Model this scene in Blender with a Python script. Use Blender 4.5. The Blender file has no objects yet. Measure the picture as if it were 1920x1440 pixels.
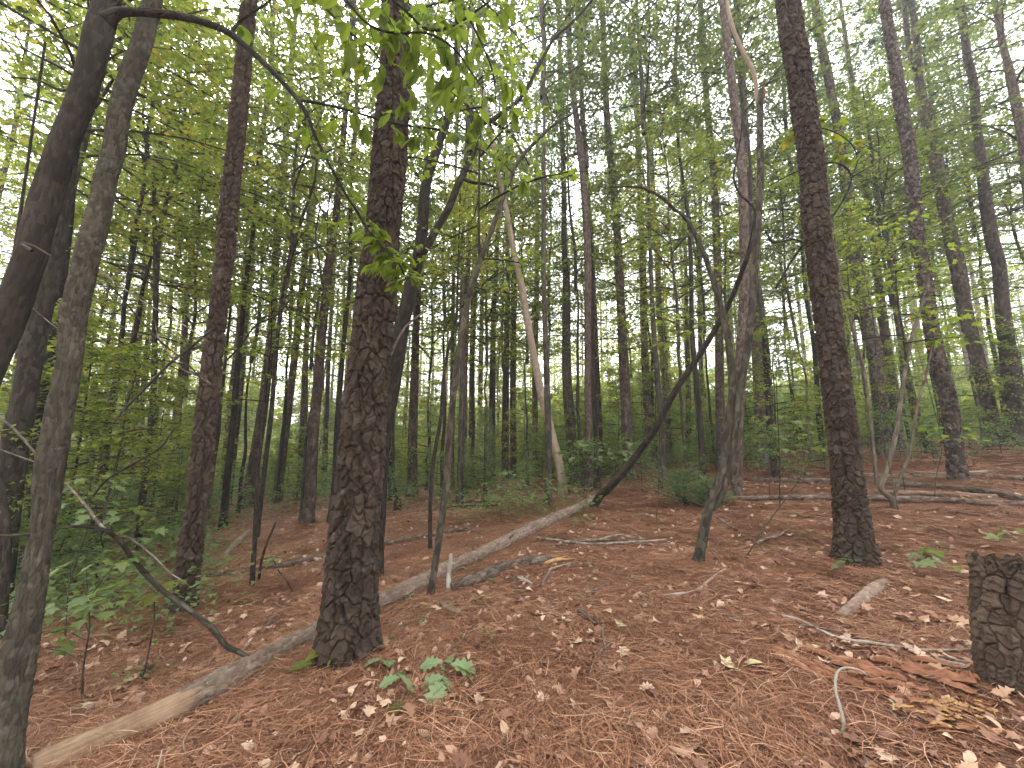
import bpy, math, random
import numpy as np
from mathutils import Vector, Matrix

scene = bpy.context.scene
# ------------------------------------------------------------------ camera
FPX = 740.0                      # focal length in pixels of a 1920 px wide frame (ultra-wide phone lens)
PITCH = math.radians(7.9)
CAM = np.array([0.0, 0.0, 1.55])
cam_data = bpy.data.cameras.new('camera')
cam_data.sensor_width = 36.0
cam_data.lens = 36.0 * FPX / 1920.0
cam_data.clip_start = 0.05
cam_data.clip_end = 1000.0
cam = bpy.data.objects.new('camera', cam_data)
scene.collection.objects.link(cam)
cam.location = CAM
cam.rotation_euler = (math.radians(90) + PITCH, 0, 0)
scene.camera = cam

# ------------------------------------------------------------------ sky, sun, exposure
SUN_ELEV, SUN_AZ = math.radians(46), math.radians(-26)   # sun behind thin cloud ahead of the camera, a little left
world = bpy.data.worlds.new('World'); scene.world = world; world.use_nodes = True
wn = world.node_tree; wn.nodes.clear()
wo = wn.nodes.new('ShaderNodeOutputWorld'); bg = wn.nodes.new('ShaderNodeBackground')
sky = wn.nodes.new('ShaderNodeTexSky'); sky.sky_type = 'NISHITA'; sky.sun_disc = False
sky.sun_elevation = SUN_ELEV; sky.sun_rotation = SUN_AZ
sky.air_density = 1.0; sky.dust_density = 4.0; sky.ozone_density = 1.0
hsv = wn.nodes.new('ShaderNodeHueSaturation'); hsv.inputs['Saturation'].default_value = 0.22
hsv.inputs['Value'].default_value = 1.0
mixw = wn.nodes.new('ShaderNodeMix'); mixw.data_type = 'RGBA'; mixw.inputs['Factor'].default_value = 0.55
mixw.inputs['B'].default_value = (9.0, 9.3, 9.9, 1)      # even cloud layer
wn.links.new(sky.outputs['Color'], hsv.inputs['Color'])
wn.links.new(hsv.outputs['Color'], mixw.inputs['A'])
wn.links.new(mixw.outputs['Result'], bg.inputs['Color'])
bg.inputs['Strength'].default_value = 0.15
wn.links.new(bg.outputs['Background'], wo.inputs['Surface'])

sd = bpy.data.lights.new('sun', 'SUN'); sd.energy = 1.5; sd.angle = math.radians(12); sd.color = (1.0, 0.95, 0.87)
sun = bpy.data.objects.new('sun', sd); scene.collection.objects.link(sun)
sdir = Vector((math.sin(SUN_AZ) * math.cos(SUN_ELEV), math.cos(SUN_AZ) * math.cos(SUN_ELEV), math.sin(SUN_ELEV)))
sun.rotation_euler = sdir.to_track_quat('Z', 'Y').to_euler()

scene.view_settings.view_transform = 'Standard'
scene.view_settings.look = 'None'
scene.view_settings.exposure = 2.3
scene.view_settings.gamma = 1.0
scene.view_settings.use_curve_mapping = False
cy = scene.cycles
cy.max_bounces = 6; cy.diffuse_bounces = 4; cy.glossy_bounces = 1; cy.transmission_bounces = 4
cy.transparent_max_bounces = 4; cy.caustics_reflective = False; cy.caustics_refractive = False
cy.use_adaptive_sampling = True; cy.adaptive_threshold = 0.02

COL = scene.collection
DEBUG = False
rng = np.random.default_rng(7)
random.seed(7)

# ------------------------------------------------------------------ small numeric helpers
def ground_h(x, y):
    x = np.asarray(x, float); y = np.asarray(y, float)
    X = 14.0 * np.tanh(x / 14.0); Y = 22.0 * np.tanh(y / 22.0)
    h = .0726 * X - .0058 * Y + .0021 * X * Y + .0032 * X * X - .0006 * Y * Y - .004 * np.maximum(0, y - 30)
    h = h + 0.04 * np.sin(x * 0.71 + 1.3) * np.sin(y * 0.53 + 0.4) + 0.03 * np.sin(x * 1.7 - y * 0.9)
    return h

CAM[2] = 1.55; cam.location = CAM
def ground_full(x, y):
    x = np.asarray(x, float); y = np.asarray(y, float)
    return ground_h(x, y) + (vnoise(x * 3.1, y * 3.1, 41) - .5) * .04 + (vnoise(x * 9, y * 9, 42) - .5) * .022

def ray(u, v):
    a = (u - 960.0) / FPX; b = (720.0 - v) / FPX
    return np.array([a, math.cos(PITCH) - b * math.sin(PITCH), math.sin(PITCH) + b * math.cos(PITCH)])

def hit(u, v, off=0.0):
    """where the line of sight through a picture point meets the ground (plus off)"""
    d = ray(u, v)
    t = np.linspace(0.3, 120, 12000)
    z = CAM[2] + d[2] * t - ground_full(CAM[0] + d[0] * t, CAM[1] + d[1] * t) - off
    i = np.argmax(z < 0)
    if z[i] >= 0: i = len(t) - 1
    return CAM + d * t[i]

def at_y(u, v, D):
    d = ray(u, v); t = (D - CAM[1]) / d[1]
    return CAM + d * t, t

def px_of(p):
    q = np.asarray(p, float) - CAM
    f = q[1] * math.cos(PITCH) + q[2] * math.sin(PITCH)
    up = -q[1] * math.sin(PITCH) + q[2] * math.cos(PITCH)
    return 960 + FPX * q[0] / f, 720 - FPX * up / f

def width_to_radius(u, w, t):
    return 0.5 * w * t / FPX * math.cos(math.atan((u - 960.0) / FPX))

def hash01(i, j, k=0):
    i = np.asarray(i).astype(np.int64); j = np.asarray(j).astype(np.int64); k = np.asarray(k).astype(np.int64)
    h = (i * 374761393 + j * 668265263 + k * 2147483647 + 1013904223) & 0xFFFFFFFF
    h = ((h ^ (h >> 13)) * 1274126177) & 0xFFFFFFFF
    h = ((h ^ (h >> 16)) * 2246822519) & 0xFFFFFFFF
    h = h ^ (h >> 15)
    return (h & 0xFFFFFF) / float(0xFFFFFF)

def vnoise(x, y, seed=0, per=None):
    xi = np.floor(x).astype(np.int64); yi = np.floor(y).astype(np.int64)
    fx = x - xi; fy = y - yi
    fx = fx * fx * (3 - 2 * fx); fy = fy * fy * (3 - 2 * fy)
    w = (lambda q: np.mod(q, per)) if per else (lambda q: q)
    a = hash01(w(xi), yi, seed); b = hash01(w(xi + 1), yi, seed)
    c = hash01(w(xi), yi + 1, seed); d = hash01(w(xi + 1), yi + 1, seed)
    return (a * (1 - fx) + b * fx) * (1 - fy) + (c * (1 - fx) + d * fx) * fy

def voro(x, y, seed, per, jit=0.85):
    """F1, F2 distances, random of the nearest cell, offset y from its centre (x wraps at per cells)"""
    xi = np.floor(x); yi = np.floor(y)
    f1 = np.full(x.shape, 9.0); f2 = np.full(x.shape, 9.0); cid = np.zeros(x.shape); cy_ = np.zeros(x.shape)
    for dx in (-1, 0, 1):
        for dy in (-1, 0, 1):
            cx = xi + dx; cyy = yi + dy
            wx = np.mod(cx, per)
            px = cx + 0.5 + jit * (hash01(wx, cyy, seed) - 0.5); py = cyy + 0.5 + jit * (hash01(wx, cyy, seed + 1) - 0.5)
            d = np.hypot(x - px, y - py)
            r = hash01(wx, cyy, seed + 2)
            nearer = d < f1
            f2 = np.where(nearer, f1, np.minimum(f2, d))
            cid = np.where(nearer, r, cid); cy_ = np.where(nearer, y - py, cy_)
            f1 = np.where(nearer, d, f1)
    return f1, f2, cid, cy_

def smooth(a, b, x):
    t = np.clip((x - a) / (b - a), 0, 1); return t * t * (3 - 2 * t)

# ------------------------------------------------------------------ mesh building
def np_mesh(name, verts, faces, nside, uvs=None, rnd=None, smooth_shade=True, mats=None, fmat=None):
    """faces: (n, nside) array, or list of such arrays with a common nside list"""
    me = bpy.data.meshes.new(name)
    if not isinstance(faces, list): faces = [faces]; nside = [nside]
    verts = np.asarray(verts, np.float32)
    nl = sum(f.size for f in faces); nf = sum(len(f) for f in faces)
    me.vertices.add(len(verts)); me.vertices.foreach_set('co', verts.ravel())
    me.loops.add(nl); me.polygons.add(nf)
    li = np.concatenate([f.ravel() for f in faces]).astype(np.int32)
    me.loops.foreach_set('vertex_index', li)
    starts = []; s = 0
    for f, k in zip(faces, nside):
        starts.append(s + np.arange(len(f)) * k); s += f.size
    me.polygons.foreach_set('loop_start', np.concatenate(starts).astype(np.int32))
    if uvs is not None:
        uvl = me.uv_layers.new(name='UVMap')
        uvl.data.foreach_set('uv', np.asarray(uvs, np.float32)[li].ravel() if len(uvs) == len(verts) else np.asarray(uvs, np.float32).ravel())
    if rnd is not None:
        at = me.attributes.new('rnd', 'FLOAT', 'POINT'); at.data.foreach_set('value', np.asarray(rnd, np.float32))
    if mats:
        for m in mats: me.materials.append(m)
    if fmat is not None: me.polygons.foreach_set('material_index', np.asarray(fmat, np.int32))
    me.polygons.foreach_set('use_smooth', np.full(nf, smooth_shade))
    me.update(calc_edges=True)
    return me

def tag(o, label=None, cat=None, group=None, kind=None):
    if label: o['label'] = label
    if cat: o['category'] = cat
    if group: o['group'] = group
    if kind: o['kind'] = kind
    return o

def link(name, me, parent=None, loc=None, rot=None, scale=None):
    o = bpy.data.objects.new(name, me); COL.objects.link(o)
    if parent: o.parent = parent
    if loc is not None: o.location = loc
    if rot is not None: o.rotation_euler = rot
    if scale is not None: o.scale = (scale,) * 3 if np.isscalar(scale) else scale
    return o

def empty(name, loc, label, cat, group=None):
    o = bpy.data.objects.new(name, None); COL.objects.link(o); o.location = [float(c) for c in loc]
    o.empty_display_size = 0.2
    return tag(o, label, cat, group)

def catmull(P, n):
    """smooth resampling of a polyline (rows may carry extra channels), n points evenly in arc length"""
    P = np.asarray(P, float)
    if len(P) == 2:
        t = np.linspace(0, 1, n)[:, None]; return P[0] * (1 - t) + P[1] * t
    Q = np.vstack([2 * P[0] - P[1], P, 2 * P[-1] - P[-2]])
    out = []
    for i in range(1, len(Q) - 2):
        t = np.linspace(0, 1, 12, endpoint=False)[:, None]
        a, b, c, d = Q[i - 1], Q[i], Q[i + 1], Q[i + 2]
        out.append(0.5 * ((2 * b) + (-a + c) * t + (2 * a - 5 * b + 4 * c - d) * t ** 2 + (-a + 3 * b - 3 * c + d) * t ** 3))
    out.append(P[-1][None]); R = np.vstack(out)
    s = np.r_[0, np.cumsum(np.linalg.norm(np.diff(R[:, :3], axis=0), axis=1))]
    q = np.linspace(0, s[-1], n)
    return np.stack([np.interp(q, s, R[:, k]) for k in range(R.shape[1])], 1)

def tube(C, R, seg=16, disp=None, cap=False, seam=(0.0, 1.0, 0.0), thetas=None, capend=True):
    """tube round the centre line C with radii R -> verts, quads, uvs(metres), rnd"""
    C = np.asarray(C, float); R = np.asarray(R, float); n = len(C)
    T = np.gradient(C, axis=0); T /= np.linalg.norm(T, axis=1)[:, None] + 1e-12
    s = np.r_[0, np.cumsum(np.linalg.norm(np.diff(C, axis=0), axis=1))]
    A = np.zeros_like(C); a = np.array(seam, float)
    for i in range(n):
        a = a - T[i] * np.dot(a, T[i]); nrm = np.linalg.norm(a)
        if nrm < 1e-6: a = np.cross(T[i], [1, 0, 0.3]); nrm = np.linalg.norm(a)
        a = a / nrm; A[i] = a
    B = np.cross(T, A)
    if thetas is None: th = np.linspace(0, 2 * np.pi, seg + 1)
    else: th = thetas; seg = len(th) - 1
    TH, S = np.meshgrid(th[:-1], s)
    rad = np.repeat(R[:, None], seg, 1)
    rnd = np.full((n, seg), 0.5)
    if disp is not None:
        dd, rnd = disp(TH, S, rad); rad = rad + dd
    V = C[:, None, :] + (np.cos(TH) * rad)[..., None] * A[:, None, :] + (np.sin(TH) * rad)[..., None] * B[:, None, :]
    V = V.reshape(-1, 3)
    idx = np.arange(n * seg).reshape(n, seg)
    nx = np.roll(idx, -1, 1)
    F = np.stack([idx[:-1], nx[:-1], nx[1:], idx[1:]], -1).reshape(-1, 4)
    rm = float(np.mean(R))
    u0 = TH * rm; u1 = np.repeat(th[None, 1:] * rm, n, 0)
    # per-loop uv so the seam does not smear
    sm = S
    UV = np.stack([np.stack([u0[:-1], sm[:-1]], -1), np.stack([u1[:-1], sm[:-1]], -1), np.stack([u1[1:], sm[1:]], -1), np.stack([u0[1:], sm[1:]], -1)], 2).reshape(-1, 2)
    rnd = rnd.ravel()
    if cap:
        k = len(V)
        V = np.vstack([V, C[0][None], C[-1][None]]); rnd = np.r_[rnd, 0.5, 0.5]
        f0 = np.stack([nx[0], idx[0], np.full(seg, k), np.full(seg, k)], -1)
        f1 = np.stack([idx[-1], nx[-1], np.full(seg, k + 1), np.full(seg, k + 1)], -1)
        tri = np.vstack([f0[:, :3], f1[:, :3]])
        capuv = np.zeros((len(tri) * 3, 2))
        allc = V[tri.ravel()]
        capuv[:, 0] = allc[:, 0] + allc[:, 1] * .3; capuv[:, 1] = allc[:, 2] + allc[:, 1] * .7
        return V, F, UV, rnd, tri, capuv
    return V, F, UV, rnd

def tube_mesh(name, C, R, mat, seg=16, disp=None, cap=False, seam=(0, 1, 0), thetas=None, mat_cap=None, loc=None):
    C = np.asarray(C, float)
    if loc is not None: C = C - np.asarray(loc, float)
    r = tube(C, R, seg, disp, cap, seam, thetas)
    if cap:
        V, F, UV, rnd, tri, cuv = r
        return np_mesh(name, V, [F, tri], [4, 3], np.vstack([UV, cuv]), rnd, True, [mat, mat_cap or mat],
                       np.r_[np.zeros(len(F)), np.ones(len(tri))])
    V, F, UV, rnd = r
    return np_mesh(name, V, F, 4, UV, rnd, True, [mat])

def join_tubes(name, tubes, mat, loc=None):
    """tubes: list of (C, R, seg) -> one mesh"""
    VV, FF, UU, o = [], [], [], 0
    for C, R, seg in tubes:
        C = np.asarray(C, float) - (0 if loc is None else np.asarray(loc, float))
        V, F, UV, _ = tube(C, R, seg)
        VV.append(V); FF.append(F + o); UU.append(UV); o += len(V)
    return np_mesh(name, np.vstack(VV), np.vstack(FF), 4, np.vstack(UU), None, True, [mat])

# ------------------------------------------------------------------ bark relief
def pine_relief(cu=0.065, cv=0.12, depth=0.018, seed=1, flake=0.006):
    def f(TH, S, rad):
        rm = float(np.mean(rad)); per = max(6, int(round(2 * np.pi * rm / cu)))
        x = TH / (2 * np.pi) * per; y = S / cv
        wx = (vnoise(x * 0.9, S / 0.10, seed + 5, None) - .5) * 0.5 + (vnoise(np.mod(x * 3, per * 3), S / 0.03, seed + 6, per * 3) - .5) * 0.22
        wy = (vnoise(np.mod(x * 2, per * 2), S / 0.06, seed + 7, per * 2) - .5) * 0.45
        xx = x + wx * np.clip(np.minimum(x, per - x), 0, 1); yy = y + wy
        f1, f2, cid, oy = voro(xx, yy, seed, per, .8)
        edge = f2 - f1
        g1, g2, cid2, oy2 = voro(np.mod(xx * 2.0, per * 2), yy * 2.6, seed + 20, per * 2, .95)
        e1, e2_, cid3, oy3 = voro(np.mod(xx * 4.0, per * 4), yy * 6.5, seed + 40, per * 4, .95)
        wv = .05 + .10 * vnoise(np.mod(x * 1.0, per), S / 0.25, seed + 50, per)
        plate = smooth(0.02, 0.06 + wv, edge)
        n = vnoise(np.mod(x * 9, per * 9), S / 0.008, seed + 30, per * 9) - .5
        deep = smooth(.35, .75, vnoise(np.mod(x * 1.0, per), S / .3, seed + 51, per))
        d = depth * (.55 + .45 * deep) * (plate - 0.85) + (cid - .5) * depth * 0.35 * plate
        d = d + plate * (flake * (cid2 - .5) * 1.7 + flake * (cid3 - .5) * .8 - oy2 * flake * 1.0) + n * 0.0018
        # long wandering vertical furrows
        pv = max(4, per // 2); xv = x * pv / per + ((vnoise(x * 0, S / .30, seed + 70) - .5) * .9 + (vnoise(x * 0, S / .09, seed + 71) - .5) * .3) * np.clip(np.minimum(x, per - x) / 2, 0, 1)
        xi_ = np.floor(xv); best = np.full(x.shape, 9.0)
        for dx_ in (-1, 0, 1):
            c_ = xi_ + dx_; best = np.minimum(best, np.abs(xv - c_ - .5 - .7 * (hash01(np.mod(c_, pv), 3, seed + 72) - .5)))
        fm = smooth(.30, .6, vnoise(np.mod(x * .5, per * .5), S / .35, seed + 73))
        d = d - depth * .95 * (1 - smooth(.02, .13, best)) * fm
        d = d * np.clip(rad / rm, 0.35, 1.1)
        return d, np.clip(0.65 * cid + 0.35 * cid2, 0, 1) * (0.35 + 0.65 * plate)  # furrows also coloured darker, painted shade besides their own darker dust
    return f

def ridge_relief(cu=0.022, cv=0.05, depth=0.006, seed=3, lump=0.01):
    def f(TH, S, rad):
        rm = float(np.mean(rad)); per = max(8, int(round(2 * np.pi * rm / cu)))
        x = TH / (2 * np.pi) * per; y = S / cv
        wx = (vnoise(x, S / 0.07, seed + 5) - .5) * 0.9 * np.clip(np.minimum(x, per - x), 0, 1)
        f1, f2, cid, oy = voro(x + wx, y, seed, per)
        plate = smooth(0.0, 0.25, f2 - f1)
        big = vnoise(np.mod(x * .25, per * .25), S / 0.35, seed + 9) - .5
        n = vnoise(np.mod(x * 3, per * 3), S / 0.01, seed + 30, per * 3) - .5
        return depth * (plate - .7) + (cid - .5) * depth * .6 + n * depth * .4 + big * lump * np.clip(np.minimum(x, per - x) / 3, 0, 1), cid
    return f

def lump_relief(depth=0.004, seed=3, sc=0.05):
    def f(TH, S, rad):
        per = 8
        x = TH / (2 * np.pi) * per
        n = vnoise(x, S / sc, seed, per) - .5
        n2 = vnoise(np.mod(x * 3, per * 3), S / (sc * .35), seed + 2, per * 3) - .5
        return depth * (n * 1.6 + n2 * .7), n + .5
    return f

def front_thetas(nf, nb):
    """more sides on the camera side (seam points to +Y; theta = pi faces the camera)"""
    a = np.linspace(0, np.pi * .42, nb // 2, endpoint=False)
    b = np.linspace(np.pi * .42, np.pi * 1.58, nf, endpoint=False)
    c = np.linspace(np.pi * 1.58, 2 * np.pi, nb - nb // 2 + 1)
    return np.r_[a, b, c]

# ------------------------------------------------------------------ materials
def new_mat(name):
    m = bpy.data.materials.new(name); m.use_nodes = True
    nt = m.node_tree; nt.nodes.clear()
    out = nt.nodes.new('ShaderNodeOutputMaterial')
    return m, nt, out
def N(nt, t, **kw):
    n = nt.nodes.new(t)
    for k, v in kw.items():
        if k in n.inputs: n.inputs[k].default_value = v
        else: setattr(n, k, v)
    return n
def ramp(nt, stops):
    r = nt.nodes.new('ShaderNodeValToRGB'); e = r.color_ramp.elements
    while len(e) < len(stops): e.new(0.5)
    for el, (p, c) in zip(e, stops): el.position = p; el.color = (*c, 1)
    return r
L = lambda nt, a, b: nt.links.new(a, b)

def bark_mat(name, cols, su, sv, relief=0.012, moss=0.0, coarse=True, rough=0.93, lichen=0.0, edge_tone=0.55):
    m, nt, out = new_mat(name)
    uv = N(nt, 'ShaderNodeUVMap', uv_map='UVMap')
    oi = N(nt, 'ShaderNodeObjectInfo')
    mp = N(nt, 'ShaderNodeMapping'); mp.inputs['Scale'].default_value = (su, sv, 1)
    L(nt, uv.outputs['UV'], mp.inputs['Vector'])
    nz = N(nt, 'ShaderNodeTexNoise', Scale=1.6, Detail=3.0, Roughness=.6)
    L(nt, mp.outputs['Vector'], nz.inputs['Vector'])
    dist = N(nt, 'ShaderNodeMix', data_type='VECTOR') if False else None
    add = N(nt, 'ShaderNodeVectorMath', operation='MULTIPLY_ADD')
    L(nt, nz.outputs['Color'], add.inputs[0]); add.inputs[1].default_value = (.7, .7, 0); L(nt, mp.outputs['Vector'], add.inputs[2])
    vo = N(nt, 'ShaderNodeTexVoronoi', feature='DISTANCE_TO_EDGE', Scale=1.0); L(nt, add.outputs[0], vo.inputs['Vector'])
    vc = N(nt, 'ShaderNodeTexVoronoi', feature='F1', Scale=1.0); L(nt, add.outputs[0], vc.inputs['Vector'])
    fine = N(nt, 'ShaderNodeTexNoise', Scale=9.0, Detail=6.0, Roughness=.7); L(nt, mp.outputs['Vector'], fine.inputs['Vector'])
    # colour: plates vary, weathered surface grey to red brown
    mx = N(nt, 'ShaderNodeMath', operation='MULTIPLY_ADD'); mx.inputs[1].default_value = .45 if coarse else .62
    L(nt, fine.outputs['Fac'], mx.inputs[0])
    sc = N(nt, 'ShaderNodeSeparateColor'); L(nt, vc.outputs['Color'], sc.inputs[0])
    m2 = N(nt, 'ShaderNodeMath', operation='MULTIPLY_ADD'); m2.inputs[1].default_value = .45 if coarse else .32
    L(nt, sc.outputs[0], m2.inputs[0]); m2.inputs[2].default_value = 0.0
    if not coarse:
        at = N(nt, 'ShaderNodeAttribute', attribute_name='rnd'); L(nt, at.outputs['Fac'], m2.inputs[0])
    L(nt, m2.outputs[0], mx.inputs[2])
    r = ramp(nt, [(0.12, cols[0]), (0.38, cols[1]), (0.62, cols[2]), (0.85, cols[3])]); L(nt, mx.outputs[0], r.inputs[0])
    col = r.outputs[0]
    # larger weathering patches along the trunk
    pn = N(nt, 'ShaderNodeTexNoise', Scale=2.2, Detail=4.0); L(nt, uv.outputs['UV'], pn.inputs['Vector'])
    hs = N(nt, 'ShaderNodeHueSaturation'); L(nt, col, hs.inputs['Color'])
    mr = N(nt, 'ShaderNodeMapRange'); mr.inputs['From Min'].default_value = .3; mr.inputs['From Max'].default_value = .7
    mr.inputs['To Min'].default_value = .75; mr.inputs['To Max'].default_value = 1.3; L(nt, pn.outputs['Fac'], mr.inputs['Value'])
    ob = N(nt, 'ShaderNodeMapRange'); ob.inputs['To Min'].default_value = .8; ob.inputs['To Max'].default_value = 1.2; L(nt, oi.outputs['Random'], ob.inputs['Value'])
    mm = N(nt, 'ShaderNodeMath', operation='MULTIPLY'); L(nt, mr.outputs[0], mm.inputs[0]); L(nt, ob.outputs[0], mm.inputs[1])
    L(nt, mm.outputs[0], hs.inputs['Value']); col = hs.outputs[0]
    if moss or lichen:
        ln = N(nt, 'ShaderNodeTexNoise', Scale=7.0, Detail=7.0, Roughness=.75); L(nt, uv.outputs['UV'], ln.inputs['Vector'])
        lr = ramp(nt, [(0.55, (0, 0, 0)), (0.68, (1, 1, 1))]); L(nt, ln.outputs['Fac'], lr.inputs[0])
        lm = N(nt, 'ShaderNodeMath', operation='MULTIPLY'); L(nt, lr.outputs[0], lm.inputs[0]); lm.inputs[1].default_value = max(moss, lichen)
        mc = N(nt, 'ShaderNodeMix', data_type='RGBA'); L(nt, lm.outputs[0], mc.inputs['Factor']); L(nt, col, mc.inputs['A'])
        mc.inputs['B'].default_value = (.10, .115, .045, 1) if moss else (.30, .31, .27, 1)
        col = mc.outputs['Result']
    bs = N(nt, 'ShaderNodeBsdfPrincipled', Roughness=rough); bs.inputs['Specular IOR Level'].default_value = .25
    L(nt, col, bs.inputs['Base Color'])
    hsum = N(nt, 'ShaderNodeMath', operation='MULTIPLY_ADD')
    er = N(nt, 'ShaderNodeMapRange'); er.inputs['From Max'].default_value = .14 if coarse else .3; L(nt, vo.outputs['Distance'], er.inputs['Value'])
    L(nt, fine.outputs['Fac'], hsum.inputs[0]); hsum.inputs[1].default_value = .45 if coarse else 1.0
    if coarse: L(nt, er.outputs[0], hsum.inputs[2])
    else: hsum.inputs[2].default_value = 0.0
    bp = N(nt, 'ShaderNodeBump', Distance=relief if coarse else relief * .5, Strength=1.0); L(nt, hsum.outputs[0], bp.inputs['Height'])
    L(nt, bp.outputs[0], bs.inputs['Normal'])
    L(nt, bs.outputs[0], out.inputs['Surface'])
    return m

PINE_COLS = [(.038, .027, .021), (.080, .056, .043), (.135, .100, .078), (.24, .195, .162)]
PINE_RED = [(.045, .030, .023), (.10, .068, .052), (.165, .120, .096), (.29, .235, .20)]
STUMP_COLS = [(.045, .028, .020), (.092, .060, .044), (.15, .104, .078), (.25, .19, .15)]
HARD_COLS = [(.030, .024, .018), (.062, .050, .036), (.105, .088, .064), (.18, .160, .125)]
DARK_COLS = [(.020, .016, .013), (.036, .028, .022), (.058, .046, .036), (.10, .082, .066)]
PALE_COLS = [(.07, .054, .040), (.11, .086, .064), (.16, .13, .10), (.23, .195, .155)]
M_pine = bark_mat('pine_bark', PINE_COLS, 22, 11)
M_pine_red = bark_mat('flaky_pine_bark', PINE_RED, 26, 14)
NEAR_COLS = [(.026, .017, .012), (.054, .036, .026), (.092, .065, .048), (.18, .14, .11)]
M_scaly = bark_mat('scaly_pine_bark', [(.035, .024, .018), (.10, .070, .056), (.20, .155, .13), (.36, .31, .27)], 24, 19, relief=.03)
M_pine_near = bark_mat('pine_bark_near', NEAR_COLS, 30, 22, coarse=False, lichen=.25)
M_hard_near = bark_mat('grey_hardwood_bark_near', HARD_COLS, 40, 25, coarse=False, lichen=.35)
M_stump = bark_mat('stump_bark', STUMP_COLS, 30, 22, coarse=False, lichen=.12)
M_dark_near = bark_mat('dark_hardwood_bark_near', DARK_COLS, 34, 12, relief=.008, coarse=False)
M_hard = bark_mat('hardwood_bark', HARD_COLS, 30, 12, relief=.006, moss=.3)
M_dark = bark_mat('dark_hardwood_bark', DARK_COLS, 30, 12, relief=.006)
M_pale = bark_mat('smooth_sapling_bark', PALE_COLS, 24, 9, relief=.003, lichen=.2)
M_log = bark_mat('log_bark', [(.085, .056, .044), (.21, .142, .108), (.37, .27, .21), (.56, .46, .38)], 26, 18, coarse=False, lichen=.2)
M_oldlog = bark_mat('old_log_bark', [(.06, .042, .032), (.125, .088, .068), (.21, .155, .125), (.35, .285, .24)], 26, 14, relief=.008)
M_twig = bark_mat('dead_twig', [(.09, .065, .05), (.17, .13, .105), (.28, .23, .19), (.42, .37, .32)], 30, 20, relief=.002)
M_white_stick = bark_mat('bleached_stick', [(.20, .15, .115), (.34, .28, .23), (.46, .40, .35), (.58, .53, .48)], 20, 5, relief=.002)

def wood_mat(name, c1, c2, c3, su=70, sv=5, relief=.003):
    m, nt, out = new_mat(name)
    uv = N(nt, 'ShaderNodeUVMap', uv_map='UVMap')
    mp = N(nt, 'ShaderNodeMapping'); mp.inputs['Scale'].default_value = (su, sv, 1); L(nt, uv.outputs['UV'], mp.inputs['Vector'])
    n1 = N(nt, 'ShaderNodeTexNoise', Scale=1.0, Detail=5.0, Roughness=.65); L(nt, mp.outputs['Vector'], n1.inputs['Vector'])
    n2 = N(nt, 'ShaderNodeTexNoise', Scale=9.0, Detail=4.0, Roughness=.6); L(nt, uv.outputs['UV'], n2.inputs['Vector'])
    ad = N(nt, 'ShaderNodeMath', operation='MULTIPLY_ADD'); L(nt, n1.outputs['Fac'], ad.inputs[0]); ad.inputs[1].default_value = .5
    h2 = N(nt, 'ShaderNodeMath', operation='MULTIPLY'); L(nt, n2.outputs['Fac'], h2.inputs[0]); h2.inputs[1].default_value = .5
    L(nt, h2.outputs[0], ad.inputs[2])
    r = ramp(nt, [(.32, c1), (.5, c2), (.68, c3)]); L(nt, ad.outputs[0], r.inputs[0])
    bs = N(nt, 'ShaderNodeBsdfPrincipled', Roughness=.85); bs.inputs['Specular IOR Level'].default_value = .25
    L(nt, r.outputs[0], bs.inputs['Base Color'])
    bp = N(nt, 'ShaderNodeBump', Distance=relief, Strength=1.0); L(nt, n1.outputs['Fac'], bp.inputs['Height']); L(nt, bp.outputs[0], bs.inputs['Normal'])
    L(nt, bs.outputs[0], out.inputs['Surface'])
    return m
M_bare = wood_mat('bare_log_wood', (.13, .075, .045), (.28, .175, .11), (.42, .29, .19))
M_pole = wood_mat('barkless_pole_wood', (.20, .13, .09), (.34, .25, .185), (.45, .35, .275), 50, 2, .002)
M_rot = wood_mat('rotten_red_wood', (.10, .04, .022), (.26, .11, .06), (.42, .22, .13), 60, 6, .006)
M_orange = wood_mat('orange_split_wood', (.22, .10, .04), (.45, .25, .11), (.60, .40, .20), 60, 8, .004)
M_end = wood_mat('cut_end_wood', (.16, .10, .06), (.34, .22, .13), (.5, .36, .22), 60, 60, .003)

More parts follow.
